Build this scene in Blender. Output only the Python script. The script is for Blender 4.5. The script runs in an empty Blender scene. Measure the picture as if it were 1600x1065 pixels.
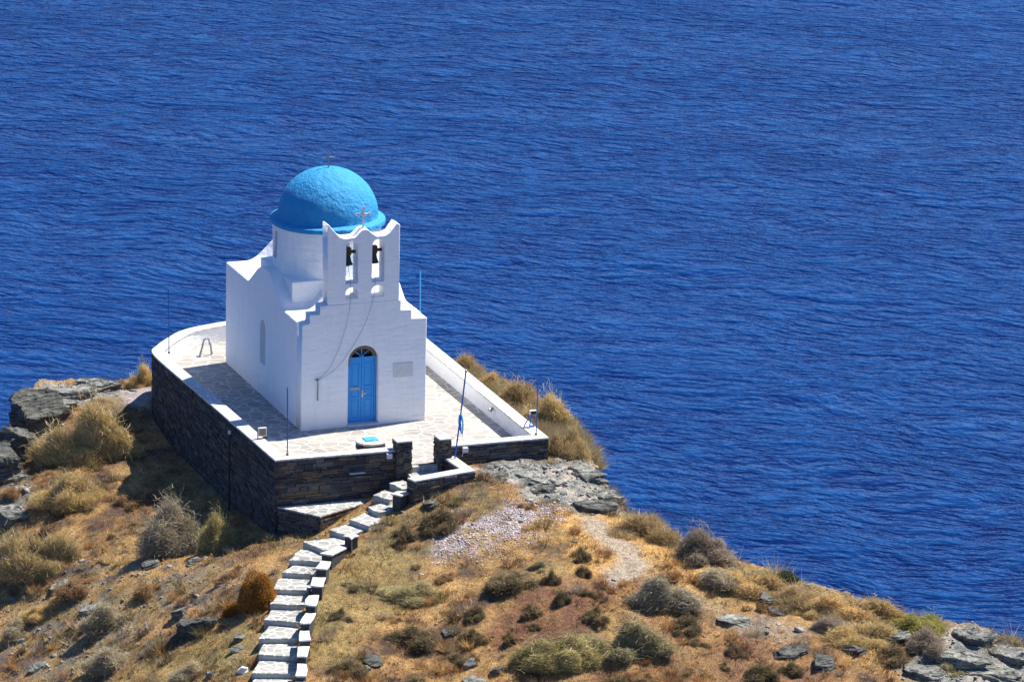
import bpy, bmesh, math, random
import numpy as np
from mathutils import Vector, Matrix, Euler

scene = bpy.context.scene
COL = scene.collection
R = math.radians
# ---------------------------------------------------------------- camera
cam_data = bpy.data.cameras.new('camera')
cam = bpy.data.objects.new('camera', cam_data); COL.objects.link(cam)
cam_data.sensor_width = 36.0
cam_data.lens = 36.0*7000.0/1600.0
cam_data.clip_start = 1.0; cam_data.clip_end = 20000.0
yaw, pitch, roll = R(21.1067), R(16.0678), R(1.3967)
cy_, sy_, cp_, sp_ = math.cos(yaw), math.sin(yaw), math.cos(pitch), math.sin(pitch)
fw = Vector((sy_*cp_, cy_*cp_, -sp_)); rt = Vector((cy_, -sy_, 0)); up = rt.cross(fw)
r2 = rt*math.cos(roll)+up*math.sin(roll); u2 = up*math.cos(roll)-rt*math.sin(roll)
cam.matrix_world = Matrix(((r2.x, u2.x, -fw.x, -43.1063), (r2.y, u2.y, -fw.y, -130.2438), (r2.z, u2.z, -fw.z, 42.6406), (0, 0, 0, 1)))
scene.camera = cam
# ---------------------------------------------------------------- light
SUN_AZ = R(11.0)        # angle from +x towards +y of the direction to the sun
SUN_EL = R(57.0)
world = bpy.data.worlds.new("World"); scene.world = world; world.use_nodes = True
wn = world.node_tree; wn.nodes.clear()
sky = wn.nodes.new('ShaderNodeTexSky'); sky.sky_type = 'NISHITA'; sky.sun_disc = False
sky.sun_elevation = SUN_EL; sky.sun_rotation = math.pi/2-SUN_AZ
sky.altitude = 50; sky.air_density = 1.0; sky.dust_density = .3; sky.ozone_density = 4.5
bg = wn.nodes.new('ShaderNodeBackground'); bg.inputs['Strength'].default_value = SKY_STRENGTH = .062
wo = wn.nodes.new('ShaderNodeOutputWorld')
tint = wn.nodes.new('ShaderNodeMix'); tint.data_type = 'RGBA'; tint.blend_type = 'MULTIPLY'; tint.inputs[0].default_value = 1.0; tint.inputs[7].default_value = (.66, .91, 1.32, 1)
wn.links.new(sky.outputs[0], tint.inputs[6]); wn.links.new(tint.outputs[2], bg.inputs[0]); wn.links.new(bg.outputs[0], wo.inputs[0])
sun_d = bpy.data.lights.new('sun', 'SUN'); sun_d.energy = 4.6; sun_d.angle = R(.5); sun_d.color = (1.0, .955, .88)
sun = bpy.data.objects.new('sun', sun_d); COL.objects.link(sun)
sdir = Vector((math.cos(SUN_EL)*math.cos(SUN_AZ), math.cos(SUN_EL)*math.sin(SUN_AZ), math.sin(SUN_EL)))
sun.rotation_euler = sdir.to_track_quat('Z', 'Y').to_euler(); sun.location = (30, 10, 60)
scene.view_settings.view_transform = 'Standard'; scene.view_settings.look = 'None'
scene.view_settings.exposure = .89; scene.view_settings.gamma = 1.0; scene.view_settings.use_curve_mapping = False
scene.render.engine = 'CYCLES'
scene.cycles.max_bounces = 6; scene.cycles.diffuse_bounces = 4; scene.cycles.glossy_bounces = 2

# ---------------------------------------------------------------- measured ground data (world metres)
CONTROL = [[6.81, -4.54, -0.15], [5.04, -4.07, -0.05], [3.96, -5.38, -0.1], [2.75, -5.67, -0.15], [1.71, -6.1, -0.38], [0.92, -6.21, -0.75], [-0.58, -7.75, -1.25], [-1.93, -9.04, -1.72], [-2.88, -10.7, -2.08], [-3.71, -12.44, -2.4], [-4.47, -14.46, -2.8], [-2.22, -6.32, -1.45], [-3.22, -7.78, -1.7], [-4.59, -10.42, -2.2], [-5.34, -11.65, -2.5], [-6.15, -13.8, -2.85], [-2.31, -4.56, -1.95], [-1.36, -6.39, -1.45], [-2.41, -0.47, -2.25], [-2.34, 4.28, -2.1], [-2.64, 7.85, -1.7], [-2.5, 10.13, -1.25], [-3.72, 10.99, -1.35], [-4.93, 11.47, -1.5], [-5.18, 5.78, -2.3], [-6.42, 7.6, -2.3], [-6.86, 3.61, -2.9], [-7.96, 4.28, -2.9], [-8.66, 0.86, -3.9], [-6.57, -2.87, -3.3], [-5.16, -5.1, -2.7], [-6.99, -11.15, -3.7], [-8.63, -8.68, -4.4], [-9.9, -6.04, -5.2], [-10.91, -3.76, -5.9], [-9.84, 0.36, -4.9], [-9.08, 3.28, -4.0], [5.75, -6.75, -0.3], [6.0, -8.85, -0.5], [7.59, -7.01, -0.6], [2.62, -9.49, -1.0], [4.11, -11.02, -0.85], [5.8, -12.01, -0.9], [6.34, -13.26, -1.15], [7.52, -15.43, -1.75], [10.72, -17.58, -2.15], [12.65, -20.12, -2.7], [8.17, -18.74, -2.7], [4.54, -17.76, -2.65], [1.09, -16.42, -2.75], [-2.37, -15.07, -2.85], [-1.09, -11.33, -2.05], [0.45, -12.68, -1.75], [2.01, -13.9, -1.5], [3.66, -14.84, -1.35], [0.61, -9.37, -1.25], [9.52, -15.6, -1.9], [8.66, -3.49, -0.55], [7.92, -7.81, -0.8], [8.6, -10.83, -0.9], [9.15, -13.03, -1.1], [10.91, -14.81, -1.6], [13.33, -17.32, -1.95], [14.56, -18.29, -2.15], [16.14, -19.38, -2.5], [14.51, -20.56, -2.75], [7.6, 6, -0.6], [7.8, 0, -0.35], [8.6, -3.2, -0.4], [3, 12, -1.6], [-3.2, 11, -1.8], [6.8, 10, -1.2], [-8, -26, -5.5], [4, -28, -5.5], [16, -32, -6], [-20, -24, -9], [26, -28, -5.5], [-4, -40, -8], [14, -44, -8], [30, -42, -8], [-24, -40, -12], [1.77, -6.64, -0.44], [-0.33, -8.21, -1.12], [-1.12, -8.9, -1.29], [-1.71, -9.61, -1.46], [-2.18, -10.57, -1.63], [-2.71, -11.61, -1.8], [-3.18, -12.63, -1.97], [-3.59, -13.57, -2.14], [-3.92, -14.4, -2.31], [-4.28, -15.41, -2.48], [-4.62, -16.35, -2.65], [-5.05, -17.36, -2.82], [-5.48, -18.37, -2.99], [-5.91, -19.38, -3.16], [-6.34, -20.39, -3.33], [-6.77, -21.4, -3.5], [-7.2, -22.41, -3.67], [-7.63, -23.42, -3.84]]
LAND = [[17.72, -20.44], [16.37, -18.93], [15.57, -18.19], [14.61, -17.75], [13.56, -16.83], [12.39, -15.27], [11.15, -14.28], [10.39, -13.11], [9.43, -12.36], [8.75, -11.48], [8.33, -9.42], [7.89, -8.14], [7.98, -6.29], [8.59, -3.68], [8.9, -1.5], [8.4, 2.5], [8.0, 7.5], [6.2, 11.5], [2.5, 12.6], [-1.2, 12.3], [-2.86, 11.78], [-3.95, 12.6], [-5.03, 12.79], [-5.86, 11.55], [-6.83, 9.78], [-7.89, 7.82], [-9.39, 7.08], [-11.75, 5.32], [-24, -12], [-32, -30], [-38, -60], [45, -60], [42, -35], [34, -24]]
FOOT = [[-2.28, -4.38], [6.7, -4.6], [6.72, 7.2], [6.3, 9.4], [4.6, 10.9], [2.6, 11.3], [0.885, 10.97], [-0.71, 10.44], [-1.61, 9.55], [-2.2, 8.75], [-2.58, 8.06], [-2.6, 6.19], [-2.5, 3.78], [-2.43, 1.09]]
ROCK1 = [[3.76, -5.11], [4.99, -4.22], [6.95, -4.47], [8.53, -3.83], [8.02, -6.47], [7.96, -8.49], [6.57, -9.03], [5.24, -8.61], [4.68, -6.77]]
ROCK4 = [[13.33, -18.23], [14.74, -17.49], [17.0, -19.36], [15.89, -21.56], [12.11, -20.4], [12.13, -19.01]]
TREADS = [(-0.17, [[1.96, -4.56], [2.71, -4.3], [3.1, -4.69], [2.06, -5.33]]), (-0.34, [[1.31, -4.9], [1.72, -4.75], [1.87, -5.47], [1.44, -5.48]]), (-0.51, [[0.61, -5.35], [0.98, -5.13], [1.25, -5.55], [0.86, -5.89]]), (-0.68, [[0.21, -6.02], [0.75, -5.79], [1.09, -6.15], [0.32, -6.51]]), (-0.85, [[-0.55, -6.5], [0.03, -6.02], [0.33, -6.83], [-0.24, -7.11]]), (-1.02, [[-1.34, -6.76], [-0.66, -6.45], [-0.4, -7.05], [-0.96, -7.33]]), (-1.19, [[-2.28, -7.11], [-1.08, -7.09], [-1.1, -7.78], [-1.95, -7.97]]), (-1.36, [[-3.05, -8.18], [-2.48, -7.41], [-1.94, -7.89], [-2.18, -8.56]]), (-1.53, [[-3.43, -8.72], [-2.97, -8.24], [-2.36, -8.68], [-2.62, -9.22]]), (-1.7, [[-4.04, -9.68], [-3.59, -8.84], [-2.72, -9.16], [-3.07, -10.03]]), (-1.87, [[-4.36, -10.45], [-3.9, -9.75], [-3.15, -10.04], [-3.47, -10.78]]), (-2.04, [[-4.81, -11.23], [-4.25, -10.4], [-3.5, -10.75], [-3.92, -11.74]]), (-2.21, [[-5.28, -12.28], [-4.74, -11.4], [-3.91, -11.71], [-4.28, -12.64]]), (-2.38, [[-5.63, -13.19], [-5.1, -12.3], [-4.25, -12.56], [-4.62, -13.59]]), (-2.55, [[-6.07, -14.17], [-5.51, -13.0], [-4.54, -13.35], [-4.96, -14.51]]), (-2.72, [[-6.52, -15.15], [-5.92, -14.01], [-4.95, -14.37], [-5.36, -15.51]]), (-2.89, [[-6.95, -16.16], [-6.35, -15.0], [-5.35, -15.36], [-5.77, -16.53]]), (-3.06, [[-7.38, -17.17], [-6.78, -16.01], [-5.78, -16.37], [-6.2, -17.54]]), (-3.23, [[-7.81, -18.18], [-7.21, -17.02], [-6.21, -17.38], [-6.63, -18.55]]), (-3.4, [[-8.24, -19.19], [-7.64, -18.03], [-6.64, -18.39], [-7.06, -19.56]]), (-3.57, [[-8.67, -20.2], [-8.07, -19.04], [-7.07, -19.4], [-7.49, -20.57]]), (-3.74, [[-9.1, -21.21], [-8.5, -20.05], [-7.5, -20.41], [-7.92, -21.58]]), (-3.91, [[-9.53, -22.22], [-8.93, -21.06], [-7.93, -21.42], [-8.35, -22.59]])]
BLOCKS = [(-0.2, [[0.84, -6.35], [1.1, -6.16], [1.59, -6.24], [1.06, -6.61]]), (-0.88, [[-1.18, -7.82], [-0.83, -7.68], [-0.74, -7.96], [-1.04, -8.18]]), (-1.05, [[-2.23, -8.75], [-1.46, -8.23], [-1.34, -8.46], [-1.92, -8.97]]), (-1.22, [[-2.63, -9.54], [-2.28, -8.9], [-2.02, -9.04], [-2.37, -9.74]]), (-1.39, [[-3.13, -10.52], [-2.8, -9.83], [-2.49, -9.98], [-2.8, -10.74]]), (-1.56, [[-3.69, -11.63], [-3.28, -10.87], [-2.98, -10.96], [-3.37, -11.79]]), (-1.73, [[-4.18, -12.68], [-3.76, -11.87], [-3.43, -11.98], [-3.84, -12.78]]), (-1.9, [[-4.53, -13.6], [-4.22, -12.84], [-3.92, -12.93], [-4.18, -13.71]]), (-2.07, [[-4.83, -14.46], [-4.55, -13.65], [-4.24, -13.74], [-4.53, -14.55]]), (-2.24, [[-5.22, -15.53], [-4.87, -14.58], [-4.59, -14.67], [-4.92, -15.67]]), (-2.41, [[-5.56, -16.47], [-5.22, -15.54], [-4.94, -15.63], [-5.25, -16.57]]), (-2.58, [[-5.99, -17.48], [-5.65, -16.55], [-5.37, -16.64], [-5.68, -17.58]]), (-2.75, [[-6.42, -18.49], [-6.08, -17.56], [-5.8, -17.65], [-6.11, -18.59]]), (-2.92, [[-6.85, -19.5], [-6.51, -18.57], [-6.23, -18.66], [-6.54, -19.6]]), (-3.09, [[-7.28, -20.51], [-6.94, -19.58], [-6.66, -19.67], [-6.97, -20.61]]), (-3.26, [[-7.71, -21.52], [-7.37, -20.59], [-7.09, -20.68], [-7.4, -21.62]]), (-3.43, [[-8.14, -22.53], [-7.8, -21.6], [-7.52, -21.69], [-7.83, -22.63]]), (-3.6, [[-8.57, -23.54], [-8.23, -22.61], [-7.95, -22.7], [-8.26, -23.64]])]
PADS = [([[1.96, -4.56], [2.71, -4.3], [3.1, -4.69], [2.06, -5.33]], -0.17), ([[1.31, -4.9], [1.72, -4.75], [1.87, -5.47], [1.44, -5.48]], -0.34), ([[0.61, -5.35], [0.98, -5.13], [1.25, -5.55], [0.86, -5.89]], -0.51), ([[0.21, -6.02], [0.75, -5.79], [1.09, -6.15], [0.32, -6.51]], -0.68), ([[-0.55, -6.5], [0.03, -6.02], [0.33, -6.83], [-0.24, -7.11]], -0.85), ([[-1.34, -6.76], [-0.66, -6.45], [-0.4, -7.05], [-0.96, -7.33]], -1.02), ([[-2.28, -7.11], [-1.08, -7.09], [-1.1, -7.78], [-1.95, -7.97]], -1.19), ([[-3.05, -8.18], [-2.48, -7.41], [-1.94, -7.89], [-2.18, -8.56]], -1.36), ([[-3.43, -8.72], [-2.97, -8.24], [-2.36, -8.68], [-2.62, -9.22]], -1.53), ([[-4.04, -9.68], [-3.59, -8.84], [-2.72, -9.16], [-3.07, -10.03]], -1.7), ([[-4.36, -10.45], [-3.9, -9.75], [-3.15, -10.04], [-3.47, -10.78]], -1.87), ([[-4.81, -11.23], [-4.25, -10.4], [-3.5, -10.75], [-3.92, -11.74]], -2.04), ([[-5.28, -12.28], [-4.74, -11.4], [-3.91, -11.71], [-4.28, -12.64]], -2.21), ([[-5.63, -13.19], [-5.1, -12.3], [-4.25, -12.56], [-4.62, -13.59]], -2.38), ([[-6.07, -14.17], [-5.51, -13.0], [-4.54, -13.35], [-4.96, -14.51]], -2.55), ([[-6.52, -15.15], [-5.92, -14.01], [-4.95, -14.37], [-5.36, -15.51]], -2.72), ([[-6.95, -16.16], [-6.35, -15.0], [-5.35, -15.36], [-5.77, -16.53]], -2.89), ([[-2.16, -4.3], [-1.24, -5.7], [1.24, -4.3]], -1.1), ([[2.0, -4.3], [3.2, -4.3], [3.3, -5.9], [1.4, -6.3]], -0.17), ([[-7.38, -17.17], [-6.78, -16.01], [-5.78, -16.37], [-6.2, -17.54]], -3.06), ([[-7.81, -18.18], [-7.21, -17.02], [-6.21, -17.38], [-6.63, -18.55]], -3.23), ([[-8.24, -19.19], [-7.64, -18.03], [-6.64, -18.39], [-7.06, -19.56]], -3.4), ([[-8.67, -20.2], [-8.07, -19.04], [-7.07, -19.4], [-7.49, -20.57]], -3.57), ([[-9.1, -21.21], [-8.5, -20.05], [-7.5, -20.41], [-7.92, -21.58]], -3.74), ([[-9.53, -22.22], [-8.93, -21.06], [-7.93, -21.42], [-8.35, -22.59]], -3.91)]
ZONES = {
  'GRAVEL': [[1.01, -9.5], [1.71, -8.58], [2.47, -8.2], [3.46, -8.06], [4.31, -7.74], [5.12, -8.39], [4.44, -9.07], [3.4, -9.61], [2.66, -9.96], [1.71, -10.01]],
  'PATH1': [[5.93, -8.76], [6.58, -9.53], [6.82, -10.78], [6.92, -12.08], [7.14, -12.82], [6.53, -13.31], [5.2, -13.77], [5.45, -12.8], [6.07, -11.96], [5.81, -10.42]],
  'PATH2': [[7.6, -14.48], [7.97, -14.84], [8.65, -15.7], [9.94, -16.07], [10.77, -17.01], [9.63, -17.25], [8.19, -16.29], [7.72, -15.44]],
  'STRAW1': [[5.6, -8.23], [7.39, -8.04], [8.34, -11.45], [8.49, -13.59], [7.84, -14.66], [7.17, -14.27], [7.26, -13.03], [5.09, -14.31], [4.37, -13.02], [4.81, -10.83]],
  'STRAW2': [[13.6, -18.09], [14.48, -18.01], [14.88, -18.93], [14.5, -19.28], [13.01, -18.9]],
  'RED': [[2.56, -13.24], [4.29, -13.22], [6.33, -12.5], [6.45, -13.49], [4.85, -14.93], [3.39, -15.58], [2.12, -15.76], [0.75, -15.16], [1.61, -13.9]],
  'RED2': [[5.93, -15.3], [7.61, -16.21], [9.35, -17.41], [10.75, -18.9], [10.27, -19.5], [5.42, -18.08], [2.73, -17.31], [4.27, -16.42]],
  'OLIVE': [[-4.66, -14.44], [-3.71, -12.0], [-2.36, -9.1], [-0.7, -7.8], [0.55, -7.75], [0.77, -9.48], [-0.97, -12.15], [-3.39, -14.61]],
  'OLIVE2': [[-8.41, -9.28], [-7.4, -8.53], [-6.46, -9.41], [-4.82, -9.89], [-5.03, -11.81], [-6.06, -13.96]],
  'PALE': [[-3.16, 10.58], [-2.39, 11.27], [-1.76, 11.03], [-2.47, 8.44], [-3.11, 9.18]],
  'ROCKL': [[-5.03, 12.6], [-3.3, 11.67], [-2.64, 10.41], [-4.01, 9.94], [-4.99, 9.63], [-6.62, 7.7], [-7.58, 7.34], [-6.95, 8.93], [-5.99, 10.86]],
  'RBEHIND': [[-7.55, 4.2], [-8.9, 3.96], [-8.39, 5.91], [-7.47, 6.13]],
  'STONY': [[-9.55, 1.47], [-7.32, 0.39], [-6.3, -1.94], [-4.27, -4.18], [-3.92, -7.65], [-5.96, -7.74], [-7.68, -6.75], [-9.45, -7.36], [-10.99, -4.07]],
}
SHRUBS = [
  (8.0, 6.3, 1.1, .95, 'straw', 'straw bush farthest back behind the right parapet'),
  (-5.31, 6.1, 3.18, 2.25, 'broom', 'largest pale khaki bush, on the slope left of the chapel terrace below the slate cliff'),
  (-6.63, 3.49, 2.17, 1.39, 'broom', 'round khaki bush directly below the largest bush on the left slope'),
  (-8.49, 0.55, 2.76, 2.09, 'broom', 'wide khaki bush at the left edge of the photo, lowest of the three khaki bushes'),
  (-5.03, -2.25, 2.42, 1.99, 'thorn', 'big grey twiggy bush in front of the shaded left terrace wall'),
  (-3.82, -3.54, 1.12, 1.5, 'green', 'yellow green bush at the right end of the grey bush under the terrace wall'),
  (-5.11, 2.41, 1.29, 0.73, 'rust', 'low rust brown bush in the gap between the khaki bushes and the terrace wall shade'),
  (-1.99, 11.32, 0.97, 1.01, 'broom', 'small khaki bush at the rear left corner of the terrace wall'),
  (-2.87, 11.74, 1.23, 0.41, 'rust', 'low reddish brown scrub on the cliff top beside the pale bare ground'),
  (-7.88, -5.17, 1.58, 0.99, 'thorn', 'grey spiny bush in the middle of the lower left slope'),
  (-8.52, -7.75, 1.63, 1.05, 'thorn', 'grey spiny bush at the bottom of the lower left slope'),
  (-9.84, -1.88, 1.13, 0.67, 'thorn', 'small grey brown bush low at the left edge of the photo'),
  (-9.15, -1.76, 1.01, 0.55, 'broom', 'small pale straw bush among stones on the lower left slope'),
  (-4.52, -9.68, 1.11, 1.52, 'cushion', 'tall orange brown cushion shrub just left of the stone steps'),
  (-5.12, -9.31, 0.65, 0.52, 'cushion', 'small orange brown cushion shrub over the hollow beside the tall orange one'),
  (-8.08, 4.95, 0.92, 0.48, 'rust', 'low rust brown tuft at the far left edge below the cliff'),
  (0.57, -8.17, 0.86, 0.85, 'dark', 'dark brown tuft nearest the upper bend of the steps'),
  (1.7, -8.21, 1.14, 0.94, 'dark', 'dark brown fringed bush left of the pale gravel patch'),
  (2.46, -12.8, 1.45, 0.83, 'dark', 'wide dark bush below the pale gravel patch'),
  (4.88, -11.94, 0.66, 0.72, 'dark', 'upper of two dark tufts left of the bare path'),
  (4.63, -13.04, 0.54, 0.56, 'dark', 'lower of two dark tufts left of the bare path'),
  (3.51, -13.24, 0.53, 0.87, 'dark', 'slim dark tuft right of the wide dark bush'),
  (2.39, -14.23, 0.83, 0.63, 'dark', 'dark tuft below the wide dark bush'),
  (3.46, -14.36, 0.57, 0.67, 'dark', 'pointed dark tuft in the middle of the reddish ground'),
  (-1.08, -13.79, 1.32, 0.98, 'dark', 'largest round dark bush on the open slope right of the steps'),
  (-2.59, -11.98, 0.72, 0.55, 'dark', 'dark tuft beside the middle of the stone steps'),
  (0.96, -13.54, 0.61, 0.55, 'dark', 'small dark tuft up and right of the largest dark bush'),
  (0.58, -14.43, 0.64, 0.67, 'dark', 'dark tuft right of the largest dark bush'),
  (1.48, -14.96, 0.56, 0.55, 'dark', 'dark tuft third to the right from the largest dark bush'),
  (2.41, -14.87, 0.45, 0.31, 'dark', 'tiny dark tuft left of the pale green bush'),
  (4.18, -14.23, 0.46, 0.36, 'dark', 'tiny dark tuft up and left of the round grey bush'),
  (4.23, -15.25, 0.79, 0.63, 'dark', 'dark tuft touching the left foot of the round grey bush'),
  (6.31, -14.86, 1.98, 1.15, 'thorn', 'round grey bush below the end of the bare path'),
  (4.61, -16.46, 2.32, 1.29, 'olive', 'broad grey green bush below the round grey bush'),
  (2.45, -16.38, 2.43, 1.21, 'green', 'broad yellow green bush left of the grey green one'),
  (6.66, -15.92, 0.95, 0.59, 'dark', 'dark tuft right of the broad grey green bush'),
  (6.76, -16.57, 0.72, 0.39, 'dark', 'low dark tuft with straw around it, right of the broad grey green bush'),
  (7.64, -17.11, 0.57, 0.47, 'dark', 'small dark tuft in the middle of the lower right slope'),
  (8.14, -18.52, 1.05, 0.7, 'dark', 'wide dark bush at the bottom edge on the lower right slope'),
  (8.98, -18.59, 0.67, 0.66, 'dark', 'dark tuft touching the wide dark bush at the bottom edge'),
  (7.23, -17.79, 0.41, 0.31, 'dark', 'tiny dark tuft near the bottom edge of the lower right slope'),
  (11.96, -18.85, 1.06, 0.67, 'dark', 'dark brown bush beside the grey outcrop at lower right'),
  (13.19, -18.84, 1.29, 0.95, 'mauve', 'mauve grey bush before the orange straw strip at right'),
  (11.65, -17.81, 1.9, 0.99, 'broom', 'yellowish khaki bush of the lower right slope, before the ridge bushes'),
  (10.97, -17.01, 1.26, 0.63, 'mauve', 'small mauve grey bush left of the yellowish khaki bush'),
  (13.43, -17.66, 1.6, 0.88, 'yellow', 'bright yellow green bush on the ridge, farthest right'),
  (11.91, -16.33, 3.26, 1.0, 'straw', 'long straw coloured bush on the ridge left of the bright yellow green one'),
  (10.39, -15.31, 1.73, 0.8, 'straw', 'straw bush on the ridge right of the small dark mastic shrub'),
  (8.54, -12.57, 1.78, 1.17, 'mauve', 'mauve tan bush on the ridge above the straw slope'),
  (7.47, -10.69, 1.96, 0.98, 'straw', 'straw bush on the ridge right of the dark ledge'),
  (9.43, -14.34, 2.5, 0.92, 'straw', 'straw bush on the ridge between the mauve one and the mastic shrub'),
  (8.45, -14.09, 1.34, 0.68, 'thorn', 'grey bush just below the mauve tan ridge bush'),
  (8.04, 4.06, 1.29, 0.8, 'straw', 'second straw bush behind the right parapet from the back'),
  (8.12, 1.61, 1.69, 1.28, 'straw', 'tall straw bush in the middle behind the right parapet'),
  (8.24, -0.65, 1.75, 1.35, 'broom', 'khaki bush behind the floodlight of the right parapet'),
  (7.53, -4.05, 1.26, 1.4, 'straw', 'straw bush outside the front right corner of the terrace'),
  (-3.45, -15.06, 0.93, 0.7, 'dark', 'dark bush near the foot of the steps at the bottom edge'),
  (-1.72, -15.73, 1.04, 0.58, 'dark', 'dark bush cut by the bottom edge below the largest dark bush'),
  (3.74, -17.78, 0.89, 0.5, 'dark', 'dark bush cut by the bottom edge below the grey green bush'),
  (-0.13, -14.96, 0.64, 0.47, 'dark', 'dark tuft beside the rocks at the bottom centre'),
  (-0.1, -11.28, 1.92, 0.72, 'olive', 'low pale olive bush on the slope between the steps and the gravel'),
  (4.53, -8.06, 0.67, 0.37, 'rust', 'small rust brown tuft in the upper end of the gravel patch'),
  (9.33, -15.47, 0.46, 0.56, 'rust', 'brown tuft against the small rock of the right slope'),
  (10.62, -14.11, 0.89, 0.52, 'mastic', 'small dark green mastic shrub on the ridge edge'),
  (0.96, -14.68, 0.41, 0.31, 'rust', 'rust brown tuft between two dark tufts right of the largest dark bush'),
  (-1.47, -10.07, 0.88, 0.44, 'olive', 'low olive tuft on the grass right of the upper steps'),
  (-1.31, -12.27, 0.84, 0.4, 'rust', 'flat brown tuft left of the largest dark bush'),
  (1.11, -10.96, 0.77, 0.44, 'rust', 'flat brown tuft between the pale olive bush and the gravel'),
  (-7.0, -11.19, 1.14, 0.67, 'thorn', 'grey bush at the bottom edge left of the steps'),
  (-6.36, -4.73, 1.07, 0.66, 'rust', 'rust brown bush in the middle of the left slope under the big grey bush'),
  (10.85, -15.89, 1.15, 0.56, 'broom', 'khaki bush right of the small rock on the right slope'),
  (4.36, -17.51, 1.12, 0.58, 'rust', 'rust brown bush beneath the broad grey green bush'),
  (3.66, -12.11, 0.77, 0.4, 'olive', 'low olive tuft up and right of the wide dark bush'),
  (-7.77, -2.02, 1.61, 0.75, 'rust', 'rust brown bush right of the lowest khaki bush'),
  (-4.46, -6.8, 0.9, 0.45, 'rust', 'flat rust brown tuft up and left of the tall orange shrub'),
  (13.45, -19.74, 0.83, 0.47, 'olive', 'low grey green tuft on the grey outcrop at right'),
]
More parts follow.
